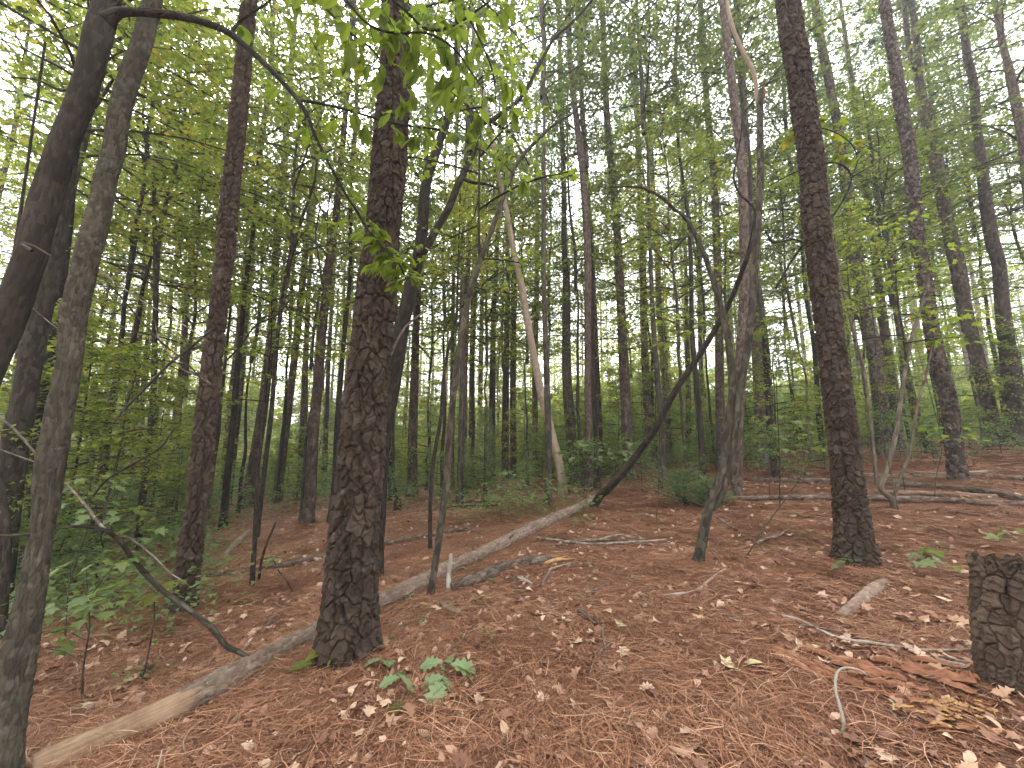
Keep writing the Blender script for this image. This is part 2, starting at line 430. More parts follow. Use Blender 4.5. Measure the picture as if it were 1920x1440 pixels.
def leaf_mat(name, stops, trans=(1.5, 1.6, .8), tfac=.5, obj_var=.25, rough=.5, bright=1.0):
    """stops: colours chosen per leaf by the 'rnd' attribute and the object's random"""
    m, nt, out = new_mat(name)
    at = N(nt, 'ShaderNodeAttribute', attribute_name='rnd')
    oi = N(nt, 'ShaderNodeObjectInfo')
    a = N(nt, 'ShaderNodeMath', operation='MULTIPLY_ADD'); L(nt, oi.outputs['Random'], a.inputs[0]); a.inputs[1].default_value = obj_var
    b = N(nt, 'ShaderNodeMath', operation='MULTIPLY'); L(nt, at.outputs['Fac'], b.inputs[0]); b.inputs[1].default_value = 1 - obj_var
    L(nt, b.outputs[0], a.inputs[2])
    r = ramp(nt, stops); L(nt, a.outputs[0], r.inputs[0])
    bs = N(nt, 'ShaderNodeBsdfPrincipled', Roughness=rough); bs.inputs['Specular IOR Level'].default_value = .3
    L(nt, r.outputs[0], bs.inputs['Base Color'])
    if tfac > 0:
        tr = N(nt, 'ShaderNodeBsdfTranslucent')
        mu = N(nt, 'ShaderNodeMix', data_type='RGBA', blend_type='MULTIPLY'); mu.inputs['Factor'].default_value = 1.0
        L(nt, r.outputs[0], mu.inputs['A']); mu.inputs['B'].default_value = (*trans, 1); L(nt, mu.outputs['Result'], tr.inputs['Color'])
        ms = N(nt, 'ShaderNodeMixShader'); ms.inputs[0].default_value = tfac
        L(nt, bs.outputs[0], ms.inputs[1]); L(nt, tr.outputs[0], ms.inputs[2]); L(nt, ms.outputs[0], out.inputs['Surface'])
    else: L(nt, bs.outputs[0], out.inputs['Surface'])
    return m
GREENS = [(0.0, (.060, .092, .022)), (.35, (.105, .145, .030)), (.62, (.155, .185, .038)), (.86, (.22, .215, .046)), (.965, (.28, .20, .045)), (1.0, (.36, .13, .05))]
M_leaf = leaf_mat('green_leaves', GREENS, (2.6, 2.5, 1.2), .6)
M_leaf_mid = leaf_mat('understory_leaves', [(0.0, (.085, .125, .030)), (.35, (.120, .158, .050)), (.62, (.165, .195, .062)), (.9, (.25, .235, .075)), (.98, (.34, .22, .06)), (1.0, (.40, .14, .06))], (2.5, 2.4, 1.1), .58)  # lighter young leaves, brightened further to stand in for backlit glow
M_leaf_tall = leaf_mat('canopy_leaves', [(0.0, (.050, .078, .030)), (.4, (.080, .112, .038)), (.7, (.110, .138, .044)), (.93, (.15, .155, .048)), (1.0, (.26, .17, .06))], (2.2, 2.2, 1.4), .5)
M_leaf_near = leaf_mat('near_green_leaves', [(0, (.080, .118, .030)), (.6, (.125, .160, .038)), (1, (.18, .195, .045))], (2.4, 2.4, 1.0), .55)
M_leaf_yel = leaf_mat('yellow_green_leaves', [(0, (.10, .15, .028)), (.6, (.16, .19, .032)), (1, (.26, .20, .035))], (2.0, 2.0, .8), .5)
M_leaf_low = leaf_mat('low_green_leaves', [(0, (.10, .155, .065)), (.6, (.155, .215, .085)), (1, (.23, .26, .09))], (1.8, 1.9, 1.0), .4)
M_seedling = leaf_mat('seedling_leaves', [(0, (.15, .22, .10)), (1, (.24, .31, .15))], (1.4, 1.4, 1.0), .25, rough=.4)
M_needle = leaf_mat('green_pine_needles', [(0, (.030, .048, .022)), (.7, (.050, .075, .030)), (1, (.08, .10, .035))], (1.5, 1.6, .9), .3)
M_cedar = leaf_mat('cedar_foliage', [(0, (.09, .13, .06)), (1, (.20, .23, .11))], (1.5, 1.6, .9), .3)
M_straw = leaf_mat('pine_straw', [(0, (.045, .020, .012)), (.3, (.17, .070, .038)), (.60, (.35, .155, .083)), (.88, (.53, .29, .175)), (1, (.66, .47, .33))], tfac=0, obj_var=.3, rough=.65)
M_litter = leaf_mat('fallen_leaves', [(0, (.12, .050, .030)), (.25, (.28, .14, .090)), (.5, (.43, .25, .16)), (.76, (.58, .40, .285)), (.97, (.62, .48, .33)), (1, (.62, .50, .26))], tfac=0, obj_var=.75, rough=.7)
M_pale_leaf = leaf_mat('pale_fallen_leaves', [(0, (.50, .30, .17)), (.5, (.62, .42, .25)), (1, (.72, .58, .36))], tfac=0, obj_var=.8, rough=.6)
M_yellow_leaf = leaf_mat('pale_yellow_leaf', [(0, (.46, .42, .20)), (1, (.56, .48, .28))], tfac=0, obj_var=.8, rough=.6)
M_dead_leaf = leaf_mat('hanging_dead_leaves', [(0, (.05, .03, .02)), (1, (.12, .07, .05))], (1.5, 1.2, .8), .3)
M_red_leaf = leaf_mat('red_autumn_leaves', [(0, (.36, .09, .04)), (1, (.48, .17, .06))], (1.8, 1.4, .8), .5)

def soil_mat():
    m, nt, out = new_mat('forest_floor')
    ge = N(nt, 'ShaderNodeNewGeometry')
    n1 = N(nt, 'ShaderNodeTexNoise', Scale=.8, Detail=6.0, Roughness=.65); L(nt, ge.outputs['Position'], n1.inputs['Vector'])
    n2 = N(nt, 'ShaderNodeTexNoise', Scale=22.0, Detail=8.0, Roughness=.75); L(nt, ge.outputs['Position'], n2.inputs['Vector'])
    vo = N(nt, 'ShaderNodeTexVoronoi', feature='F1', Scale=16.0, Randomness=1.0); 
    wp = N(nt, 'ShaderNodeVectorMath', operation='MULTIPLY_ADD'); L(nt, n2.outputs['Color'], wp.inputs[0]); wp.inputs[1].default_value = (.08, .08, .02)
    L(nt, ge.outputs['Position'], wp.inputs[2]); L(nt, wp.outputs[0], vo.inputs['Vector'])
    sc = N(nt, 'ShaderNodeSeparateColor'); L(nt, vo.outputs['Color'], sc.inputs[0])
    a = N(nt, 'ShaderNodeMath', operation='MULTIPLY_ADD'); L(nt, n2.outputs['Fac'], a.inputs[0]); a.inputs[1].default_value = .5
    s2 = N(nt, 'ShaderNodeMath', operation='MULTIPLY'); L(nt, sc.outputs[0], s2.inputs[0]); s2.inputs[1].default_value = .5; L(nt, s2.outputs[0], a.inputs[2])
    r = ramp(nt, [(.20, (.030, .015, .010)), (.45, (.11, .050, .030)), (.63, (.26, .125, .074)), (.78, (.45, .26, .17)), (.9, (.58, .40, .29))]); L(nt, a.outputs[0], r.inputs[0])
    hs = N(nt, 'ShaderNodeHueSaturation'); L(nt, r.outputs[0], hs.inputs['Color'])
    mr = N(nt, 'ShaderNodeMapRange'); mr.inputs['From Min'].default_value = .3; mr.inputs['From Max'].default_value = .7
    mr.inputs['To Min'].default_value = .72; mr.inputs['To Max'].default_value = 1.15; L(nt, n1.outputs['Fac'], mr.inputs['Value']); L(nt, mr.outputs[0], hs.inputs['Value'])
    bs = N(nt, 'ShaderNodeBsdfPrincipled', Roughness=.95); bs.inputs['Specular IOR Level'].default_value = .1
    L(nt, hs.outputs[0], bs.inputs['Base Color'])
    bp = N(nt, 'ShaderNodeBump', Distance=.03, Strength=1.0); L(nt, a.outputs[0], bp.inputs['Height']); L(nt, bp.outputs[0], bs.inputs['Normal'])
    L(nt, bs.outputs[0], out.inputs['Surface'])
    return m
M_soil = soil_mat()

# ------------------------------------------------------------------ ground
def sinh_axis(lo, hi, n, a):
    t = np.linspace(math.asinh(lo / a), math.asinh(hi / a), n); return a * np.sinh(t)
gx = sinh_axis(-200, 200, 420, 3.0); gy = 3.0 + sinh_axis(-45, 260, 420, 3.0)
GX, GY = np.meshgrid(gx, gy)
GZ = ground_full(GX, GY)
idx = np.arange(GX.size).reshape(GX.shape)
gf = np.stack([idx[:-1, :-1], idx[:-1, 1:], idx[1:, 1:], idx[1:, :-1]], -1).reshape(-1, 4)
g = link('ground', np_mesh('ground', np.stack([GX, GY, GZ], -1).reshape(-1, 3), gf, 4, None, None, True, [M_soil]))
tag(g, kind='structure', label='forest floor covered in reddish pine straw')

# ------------------------------------------------------------------ leaf templates: verts (leaf in the xy plane, stalk end at origin, length 1), tris
def fan(outline, centre, fold=.18, curl=.12):
    o = np.array(outline, float); V = np.zeros((len(o) + 1, 3)); V[1:, :2] = o; V[0, :2] = centre
    V[:, 2] = fold * np.abs(V[:, 0]) - curl * V[:, 1] ** 2
    k = len(o); F = np.array([[0, i + 1, (i + 1) % k + 1] for i in range(k)])
    return V, F
STAR = fan([(0, 0), (.20, .10), (.52, .12), (.33, .32), (.58, .62), (.24, .58), (0, 1.0), (-.24, .58), (-.58, .62), (-.33, .32), (-.52, .12), (-.20, .10)], (0, .36), .12, .18)
OVAL = (np.array([(0, 0, 0), (.17, .25, .05), (.24, .55, .06), (.12, .85, .0), (0, 1, -.12), (-.12, .85, .0), (-.24, .55, .06), (-.17, .25, .05), (0, .28, 0), (0, .6, -.01)], float),
        np.array([(0, 1, 8), (1, 2, 9), (1, 9, 8), (2, 3, 9), (3, 4, 9), (4, 5, 9), (5, 6, 9), (6, 7, 8), (6, 8, 9), (7, 0, 8)]))
OAK = fan([(0, 0), (.10, .15), (.24, .22), (.16, .34), (.36, .45), (.22, .56), (.38, .72), (.20, .80), (.12, .95), (0, 1.0), (-.12, .95), (-.20, .80), (-.38, .72), (-.22, .56), (-.36, .45), (-.16, .34), (-.24, .22), (-.10, .15)], (0, .5), .16, .15)
KITE = (np.array([(0, 0, 0), (.34, .45, .07), (0, 1, -.12), (-.34, .45, .07)], float), np.array([(0, 1, 2), (0, 2, 3)]))
TRI = (np.array([(0, 0, 0), (.45, .30, .05), (.20, .50, .02), (0, 1, -.1), (-.20, .50, .02), (-.45, .30, .05)], float), np.array([(0, 1, 2), (0, 2, 3), (0, 3, 4), (0, 4, 5)]))

def leaf_cloud(P, size, tmpl, r, tilt=.4, droop=-.25, yaw=None, rnd=None):
    """P (n,3) -> verts, tris, rnd"""
    n = len(P); V0, F0 = tmpl; k = len(V0)
    yaw = r.uniform(0, 2 * np.pi, n) if yaw is None else yaw
    a = r.normal(droop, tilt, n); b = r.normal(0, tilt, n)
    s = size * r.uniform(.6, 1.2, n)
    ca, sa, cb, sb, cyw, syw = np.cos(a), np.sin(a), np.cos(b), np.sin(b), np.cos(yaw), np.sin(yaw)
    X, Y, Z = V0[:, 0][None] * s[:, None], V0[:, 1][None] * s[:, None], V0[:, 2][None] * s[:, None]
    X1 = X * cb[:, None] + Z * sb[:, None]; Z1 = -X * sb[:, None] + Z * cb[:, None]
    Y2 = Y * ca[:, None] - Z1 * sa[:, None]; Z2 = Y * sa[:, None] + Z1 * ca[:, None]
    X3 = X1 * cyw[:, None] - Y2 * syw[:, None]; Y3 = X1 * syw[:, None] + Y2 * cyw[:, None]
    V = np.stack([X3, Y3, Z2], -1) + P[:, None, :]
    F = F0[None] + (np.arange(n) * k)[:, None, None]
    rr = np.repeat(r.uniform(0, 1, n) if rnd is None else rnd, k)
    return V.reshape(-1, 3), F.reshape(-1, 3), rr

def cloud_mesh(name, parts, mat, smooth_shade=False):
    VV, FF, RR, o = [], [], [], 0
    for V, F, R in parts:
        VV.append(V); FF.append(F + o); RR.append(R); o += len(V)
    return np_mesh(name, np.vstack(VV), np.vstack(FF), 3, None, np.concatenate(RR), smooth_shade, [mat])

# ------------------------------------------------------------------ crowns
def make_hard_crown(seed, Hc, spread, nb, twigs, nleaf, lsize, tmpl, rise=.5, flat=.07, shape='mid', stem=True):
    r = np.random.default_rng(seed)
    tubes, P, Y = [], [], []
    ax = np.stack([r.normal(0, .05, 7).cumsum() * Hc / 6, r.normal(0, .05, 7).cumsum() * Hc / 6, np.linspace(0, Hc, 7)], 1); ax[0, :2] = 0; ax[1:, :2] -= ax[1, :2] * .5
    if stem: tubes.append((catmull(ax, 14), np.linspace(.045, .008, 14) * Hc / 6, 6))
    for i in range(nb):
        u = (i + r.uniform(0, 1)) / nb
        z = Hc * u ** .9
        base = np.array([np.interp(z, ax[:, 2], ax[:, 0]), np.interp(z, ax[:, 2], ax[:, 1]), z])
        if shape == 'mid': prof = (0.55 + .6 * math.sin(math.pi * min(1, u * .9 + .1))) * (1 - .5 * u)
        else: prof = 1.0 - .7 * u
        Lb = spread * prof * r.uniform(.6, 1.15)
        az = i * 2.39996 + r.normal(0, .4)
        dh = np.array([math.cos(az), math.sin(az), 0]); side = np.array([-dh[1], dh[0], 0])
        el = r.uniform(.2, 1.0) * rise
        bend = r.normal(0, .18)
        s = np.linspace(0, 1, 6)[:, None]
        C = base + dh * Lb * s + side * Lb * bend * s ** 2 + np.array([0, 0, 1.]) * Lb * (el * s - el * .55 * s ** 2 - .12 * s ** 3)
        tubes.append((C, np.linspace(.018, .004, 6) * (.5 + Lb / 2.5), 4))
        for j in range(twigs):
            q = .22 + .78 * (j + r.uniform(0, 1)) / twigs
            k = q * 5; i0 = min(4, int(k)); p0 = C[i0] * (1 - (k - i0)) + C[i0 + 1] * (k - i0)
            sg = 1 if j % 2 else -1
            d = dh * r.uniform(.3, .9) + side * sg * r.uniform(.5, 1.0) + np.array([0, 0, r.normal(0.02, .15)])
            d /= np.linalg.norm(d)
            Lt = Lb * .42 * (1.15 - q) * r.uniform(.6, 1.3) + .12
            e = p0 + d * Lt
            tubes.append((np.stack([p0, (p0 + e) / 2 + [0, 0, .02], e - [0, 0, .03]]), np.array([.006, .004, .002]), 3))
            t = r.uniform(.15, 1.05, nleaf)[:, None]
            pp = p0 + d * Lt * t + np.stack([r.normal(0, .05 + .04 * Lt, nleaf), r.normal(0, .05 + .04 * Lt, nleaf), r.normal(-.02, flat, nleaf)], 1)
            P.append(pp)
    P = np.vstack(P)
    V, F, R = leaf_cloud(P, lsize, tmpl, r, .38, -.2)
    return tubes, (V, F, R)

def make_pine_crown(seed, Hc=6.0, spread=2.2, nb=26, tufts=11, nneed=26):
    r = np.random.default_rng(seed)
    tubes, tris = [(np.array([[0, 0, 0], [.05, .03, Hc * .5], [0, 0, Hc]]), np.array([.085, .05, .015]), 6)], []
    ends = []
    for i in range(nb):
        u = (i + r.uniform(0, 1)) / nb; z = Hc * (.02 + .96 * u)
        Lb = spread * (1.05 - .75 * u) * r.uniform(.5, 1.15); az = i * 2.39996 + r.normal(0, .5)
        dh = np.array([math.cos(az), math.sin(az), 0]); s = np.linspace(0, 1, 5)[:, None]
        C = np.array([0, 0, z]) + dh * Lb * s + np.array([0, 0, 1.]) * Lb * (.15 * s + .35 * s ** 2)
        tubes.append((C, np.linspace(.022, .006, 5), 4))
        for j in range(tufts):
            q = r.uniform(.35, 1.0) ** .7; k = q * 4; i0 = min(3, int(k)); p = C[i0] * (1 - (k - i0)) + C[i0 + 1] * (k - i0)
            ends.append(p + r.normal(0, .16, 3) * (.5 + Lb / 3))
    E = np.array(ends); n = len(E)
    P = np.repeat(E, nneed, 0)
    d = r.normal(0, 1, (len(P), 3)); d[:, 2] += .45; d /= np.linalg.norm(d, axis=1)[:, None]
    ln = r.uniform(.13, .21, len(P))[:, None]
    w = np.cross(d, r.normal(0, 1, (len(P), 3))); w /= np.linalg.norm(w, axis=1)[:, None]; w *= .006
    V = np.stack([P - w, P + w, P + d * ln], 1).reshape(-1, 3); F = np.arange(len(V)).reshape(-1, 3)
    return tubes, (V, F, np.repeat(np.repeat(r.uniform(0, 1, n), nneed), 3))

CROWNS = {}
def add_crown(kind, tubes, cloud, bmat, lmat):
    i = len(CROWNS.setdefault(kind, []))
    CROWNS[kind].append((join_tubes('branches_mesh', tubes, bmat), cloud_mesh('foliage_mesh', [cloud], lmat)))
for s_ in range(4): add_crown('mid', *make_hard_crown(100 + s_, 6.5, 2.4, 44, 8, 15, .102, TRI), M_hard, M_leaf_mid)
for s_ in range(4): add_crown('tall', *make_hard_crown(200 + s_, 9.5, 2.9, 58, 8, 15, .108, TRI), M_hard, M_leaf_tall)
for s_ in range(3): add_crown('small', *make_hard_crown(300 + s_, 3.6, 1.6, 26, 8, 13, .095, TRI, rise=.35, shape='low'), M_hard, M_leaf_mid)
for s_ in range(3): add_crown('near', *make_hard_crown(400 + s_, 4.2, 2.1, 26, 8, 12, .105, STAR, rise=.35, flat=.04), M_dark, M_leaf_near)
for s_ in range(3): add_crown('bush', *make_hard_crown(350 + s_, 1.5, 1.0, 16, 6, 10, .085, TRI, rise=.25, shape='low'), M_hard, M_leaf_low)
for s_ in range(2): add_crown('sparse', *make_hard_crown(450 + s_, 3.2, 1.7, 12, 5, 6, .095, STAR, rise=.2, flat=.03), M_dark, M_leaf_near)
for s_ in range(3): add_crown('pine', *make_pine_crown(500 + s_), M_pine_red, M_needle)
for s_ in range(2): add_crown('yellow', *make_hard_crown(600 + s_, 2.6, 1.1, 14, 6, 9, .085, STAR, rise=.2, flat=.03), M_dark, M_leaf_yel)

def put_crown(root, kind, i, loc, rz, sc):
    b, f = CROWNS[kind][i % len(CROWNS[kind])]
    base = Vector(root.location)
    lo = Vector([float(c) for c in loc]) - base
    o1 = link('branches', b, root, lo, (0, 0, rz), sc); o1['kind'] = 'stuff'
    o2 = link('foliage', f, root, lo, (0, 0, rz), sc); o2['kind'] = 'stuff'

def flare(s, r, amt=.45, dec=.16):
    return r * (1 + amt * np.exp(-np.maximum(s, 0) / dec))

TREES = []
def tree(name, label, cat, pts, mat, D=None, top=None, crown=None, csc=1.0, group=None, seg=14, n=60, relief=None, thetas=None,
         ground=True, fl=.3, dead=False, straight=.9):
    """pts bottom to top: (u, v, width px[, depth Y]); the trunk is followed up beyond the frame to height top"""
    if D is None: D = float(hit(pts[0][0], pts[0][1])[1])
    rows = []
    for p in pts:
        d = p[3] if len(p) > 3 else D
        q, t = at_y(p[0], p[1], d); rows.append([*q, width_to_radius(p[0], p[2], t)])
    rows = np.array(rows)
    if ground:
        gz = float(ground_h(rows[0, 0], rows[0, 1]))
        if rows[0, 2] > gz + .05:
            dz = rows[0, 2] - gz + .12
            slope = (rows[1, :2] - rows[0, :2]) / max(.2, rows[1, 2] - rows[0, 2]) if len(rows) > 1 else np.zeros(2)
            slope = np.clip(slope, -.12, .12)
            rows = np.vstack([[rows[0, 0] - slope[0] * dz, rows[0, 1] - slope[1] * dz, gz - .12, rows[0, 3] * 1.06], rows])
        else: rows[0, 2] = gz - .10
    base = np.array([rows[0, 0], rows[0, 1], float(ground_h(rows[0, 0], rows[0, 1])) if ground else rows[0, 2]])
    last = rows[-1].copy()
    if top is not None and top > last[2] + .5:
        dr = rows[-1, :3] - rows[-2, :3]; dr /= np.linalg.norm(dr); dr = dr * (1 - straight) + np.array([0, 0, 1]) * straight; dr /= dr[2]
        for k in (.33, .66, 1.0):
            h = (top - last[2]) * k
            rows = np.vstack([rows, [last[0] + dr[0] * h, last[1] + dr[1] * h, last[2] + h, max(.012, last[3] * (1 - .8 * k))]])
    nm_ = len(rows) - (3 if top is not None and top > last[2] + .5 else 0)
    C = catmull(rows, 6 * n if n > 200 else n)
    if nm_ < len(rows):
        kz = np.argmin(np.linalg.norm(C[:, :3] - last[:3], axis=1)); k1 = int(n * .92)
        ii = np.r_[np.linspace(0, kz, k1), np.linspace(kz, len(C) - 1, n - k1 + 1)[1:]]
        C = np.stack([np.interp(ii, np.arange(len(C)), C[:, q_]) for q_ in range(C.shape[1])], 1)
    elif len(C) > n:
        ii = np.linspace(0, len(C) - 1, n); C = np.stack([np.interp(ii, np.arange(len(C)), C[:, q_]) for q_ in range(C.shape[1])], 1)
    R = np.maximum(C[:, 3], .004)
    if ground and fl: R = R * (1 + fl * np.exp(-np.maximum(C[:, 2] - base[2], 0) / (.9 * rows[0, 3] + .03)))
    root = empty(name, base, label, cat, group)
    me = tube_mesh('trunk_mesh', C[:, :3], R, mat, seg, relief, False, (0, 1, 0), thetas, loc=base)
    link('trunk', me, root)
    if crown:
        kind, frac = crown[0], crown[1]
        zc = base[2] + (rows[-1, 2] - base[2]) * frac
        k = np.argmin(abs(C[:, 2] - zc))
        put_crown(root, kind, len(TREES), C[k, :3], random.uniform(0, 6.28), csc)
    TREES.append(root)
    if DEBUG: print('TREE', [round(float(c), 1) for c in base], round(float(rows[min(1, len(rows) - 1), 3] * 2), 2), label[:60])
    return root, C, R

def limb(root, pts, D, mat, name='branch', seg=7, n=30, relief=None):
    """pts (u, v, w[, Y]); a branch as a part of root"""
    rows = []
    for p in pts:
        d = p[3] if len(p) > 3 else D
        q, t = at_y(p[0], p[1], d); rows.append([*q, width_to_radius(p[0], p[2], t)])
    C = catmull(rows, n); R = np.maximum(C[:, 3], .0015)
    o = link(name, tube_mesh('branch_mesh', C[:, :3], R, mat, seg, relief, loc=root.location), root)
    return o, C

def dead_stubs(root, C, R, zs, mat, ln=(.15, .5)):
    tb = []
    for z in zs:
        k = int(np.argmin(abs(C[:, 2] - z))); az = random.uniform(0, 6.28); l = random.uniform(*ln)
        d = np.array([math.cos(az), math.sin(az), random.uniform(-.1, .5)])
        p = C[k, :3] + d * R[k] * .7
        tb.append((np.stack([p, p + d * l * .6, p + d * l + [0, 0, random.uniform(-.1, .1)]]), np.array([.012, .008, .004]) * random.uniform(.6, 1.2), 5))
    o = link('dead_twigs', join_tubes('dead_twigs_mesh', tb, mat, root.location), root); o['kind'] = 'stuff'

# ------------------------------------------------------------------ near trees (measured trunks)
T4pts = [(652, 1238, 108), (655, 1160, 104), (661, 1060, 97), (668, 947, 89), (676, 880, 87), (683, 780, 84), (693, 680, 78), (703, 580, 75),
         (708, 513, 70), (714, 467, 66), (721, 400, 64), (730, 300, 64), (737, 200, 61), (743, 100, 56), (742, 0, 52)]
t4, C4, R4 = tree('pine_tree', 'thick pine with rough plated brown bark, standing against the long fallen log', 'pine tree', T4pts, M_pine_near,
                  top=17, n=1000, relief=pine_relief(.072, .15, .026, 11, .008), thetas=front_thetas(150, 40), fl=.33, crown=('pine', .72))
T7pts = [(1604, 1062, 82), (1599, 993, 73), (1594, 947, 68), (1588, 880, 63), (1581, 813, 61), (1567, 713, 57), (1554, 613, 55), (1542, 513, 55),
         (1536, 467, 53), (1529, 400, 53), (1521, 300, 50), (1507, 200, 49), (1492, 100, 48), (1477, 0, 45)]
t7, C7, R7 = tree('pine_tree', 'large straight plated pine between the twin-stemmed crooked tree and the stump', 'pine tree', T7pts, M_pine_near,
                  top=20, n=950, relief=pine_relief(.075, .13, .022, 21, .008), thetas=front_thetas(120, 34), fl=.36, crown=('pine', .7))
T3pts = [(341, 1150, 58), (343, 1127, 53), (353, 1060, 50), (363, 993, 47), (371, 947, 45), (380, 847, 44), (391, 747, 41), (401, 647, 38), (410, 580, 36),
         (417, 513, 35), (423, 480, 35), (428, 400, 36), (439, 300, 33), (449, 200, 33), (458, 100, 30), (467, 0, 29)]
t3, C3, R3 = tree('pine_tree', 'tall pine with dead leaves round its foot, behind the bent brown branch', 'pine tree', T3pts, M_pine_near,
                  top=19, n=700, relief=pine_relief(.07, .13, .026, 31, .009), thetas=front_thetas(80, 26), fl=.3, crown=('pine', .7))
D2 = 2.15
T2pts = [(2, 1450, 92), (12, 1360, 86), (24, 1293, 78), (43, 1193, 70), (62, 1093, 62), (78, 993, 57), (87, 947, 58), (96, 880, 60), (112, 780, 57), (127, 680, 53),
         (143, 580, 54), (157, 513, 52), (168, 467, 50), (188, 400, 44), (208, 300, 43), (228, 200, 42), (255, 110, 40), (277, 33, 38), (286, 0, 37)]
T2pts = [(u_, v_, w_, D2 + .75 * min(1, (1450 - v_) / 1450)) for u_, v_, w_ in T2pts]
t2, C2, R2 = tree('hardwood_tree', 'leaning hardwood with grey finely ridged bark, near the bare end of the long log', 'tree', T2pts, M_hard_near, D=D2,
                  top=9, n=620, relief=ridge_relief(.020, .045, .0075, 3, .025), thetas=front_thetas(90, 26), fl=.12, crown=('near', .8))
T1pts = [(-170, 1400, 82), (-140, 1250, 80), (-105, 1000, 78), (-62, 800, 76), (-12, 667, 75), (17, 597, 74), (43, 523, 71), (63, 467, 65), (83, 383, 62), (110, 300, 60), (133, 233, 57),
         (163, 150, 56), (187, 55, 54), (208, -10, 46), (222, -60, 40)]
t1, C1, R1 = tree('hardwood_tree', 'dark smooth-barked tree leaning inward, a long branch arching from its high fork', 'tree', T1pts, M_dark_near, D=2.75,
                  top=10, n=520, relief=ridge_relief(.018, .07, .004, 8, .02), thetas=front_thetas(80, 24), crown=('near', .8))
b1, B1 = limb(t1, [(200, 40, 40), (222, 24, 24), (250, 23, 19), (283, 24, 18), (350, 33, 17), (400, 48, 16), (433, 64, 15), (483, 107, 12), (533, 157, 10), (560, 190, 9), (580, 225, 8), (593, 260, 7),
                   (617, 307, 6), (640, 350, 5.5), (668, 395, 5), (690, 430, 4.5), (715, 460, 4), (745, 490, 3.5), (762, 525, 3)], 2.5, M_dark, seg=10, n=90, relief=lump_relief(.003, 5, .08))
b2, B2 = limb(t1, [(558, 188, 6), (600, 194, 5.5), (640, 203, 5), (723, 227, 4.5), (780, 238, 4), (840, 247, 3.5), (890, 275, 3), (940, 303, 2.5), (965, 330, 2)], 2.5, M_dark, seg=6, n=40)
b3, B3 = limb(t1, [(432, 62, 8), (450, 40, 6), (475, 22, 5.5), (505, 2, 5), (540, -40, 4)], 2.5, M_dark, seg=6, n=20)
b4, B4 = limb(t1, [(700, -30, 6), (760, 20, 5), (800, 55, 4.5), (848, 50, 4), (915, 5, 3.5)], 2.4, M_dark, seg=6, n=20)
b5, B5 = limb(t1, [(640, -10, 6), (690, 45, 5), (740, 62, 4.5), (800, 62, 4), (850, 90, 4), (880, 130, 3.2), (905, 165, 2.4)], 2.3, M_dark, seg=6, n=26)
b8, B8 = limb(t1, [(560, -40, 6), (610, 15, 5), (655, 60, 4.5), (700, 95, 4), (735, 150, 3)], 2.6, M_dark, seg=6, n=22)
b9, B9 = limb(t1, [(840, -40, 6), (872, 20, 5), (900, 75, 4), (925, 140, 3.4), (930, 205, 2.5)], 2.7, M_dark, seg=6, n=22)
b6, B6 = limb(t1, [(155, 140, 8), (120, 170, 6), (70, 150, 5), (20, 145, 4)], 2.9, M_dark, seg=6, n=20)
b7, B7 = limb(t1, [(60, 470, 12), (40, 455, 8), (66, 462, 5), (95, 480, 3)], 2.6, M_pale, seg=6, n=16)

# hardwood behind the thick pine: leaning, forks high up
T4b = [(707, 960, 34), (712, 880, 33), (720, 813, 32), (731, 747, 31), (743, 680, 30), (754, 613, 27), (769, 547, 26), (778, 507, 24), (788, 467, 23), (794, 400, 21), (801, 333, 20), (820, 277, 17), (840, 217, 13), (852, 150, 9)]
t4b, C4b, _ = tree('hardwood_tree', 'dark forked hardwood leaning out from behind the thick pine in front', 'tree', T4b, M_dark, D=5.2, top=11, n=120, seg=16, relief=lump_relief(.008, 9, .12), crown=('near', .75))
limb(t4b, [(786, 478, 18), (801, 462, 15), (818, 430, 14), (840, 393, 14), (855, 355, 13), (868, 327, 13), (890, 277, 12), (895, 245, 11), (905, 229, 10), (920, 227, 10), (940, 213, 8), (973, 187, 7), (1000, 143, 6), (1025, 95, 5.5), (1042, 70, 5), (1080, 35, 5), (1110, 0, 4.5), (1140, -40, 4)], 5.0, M_dark, n=90, seg=9)
limb(t4b, [(890, 250, 9), (885, 225, 7), (879, 203, 6)], 5.0, M_dark, n=8)
limb(t4b, [(868, 335, 7), (890, 343, 6), (912, 345, 5), (935, 355, 3)], 5.0, M_dark, n=12)
limb(t4b, [(921, 228, 6), (945, 240, 6), (962, 256, 5), (977, 283, 4), (993, 310, 3)], 5.0, M_dark, n=16)
limb(t4b, [(730, 670, 5), (755, 620, 4), (775, 600, 3.5), (800, 582, 3)], 4.6, M_twig, n=16)
limb(t4b, [(797, 345, 7), (780, 325, 6), (765, 308, 4), (752, 300, 3)], 5.2, M_dark, n=12)

T5 = [(803, 1127, 15), (813, 1077, 14), (823, 1010, 13.5), (830, 960, 13), (837, 913, 13), (841, 847, 13), (848, 763, 12.5), (857, 680, 12), (864, 640, 12), (871, 600, 12), (880, 553, 11.5), (894, 507, 11), (908, 468, 10),
      (927, 417, 9), (941, 377, 8), (958, 333, 7.5), (973, 300, 7), (1007, 263, 6), (1040, 233, 5), (1077, 210, 3), (1110, 170, 1.5)]
t5, C5, _ = tree('sapling', 'slender pale crooked sapling beside the white stick, curving over the barkless pole', 'sapling', T5, M_hard, n=120, seg=10, fl=.5, relief=lump_relief(.003, 13, .05), crown=('sparse', .62), csc=.8)
T5b = [(807, 1035, 8), (807, 947, 7.5), (813, 863, 7.5), (827, 780, 7), (831, 713, 6.5), (841, 653, 6), (855, 600, 5), (857, 580, 4.5)]
t5b, _, _ = tree('sapling', 'thin dark sapling beyond the long log, close beside the pale crooked sapling', 'sapling', T5b, M_dark, n=60, seg=8, crown=('small', .7), csc=.55, top=6)
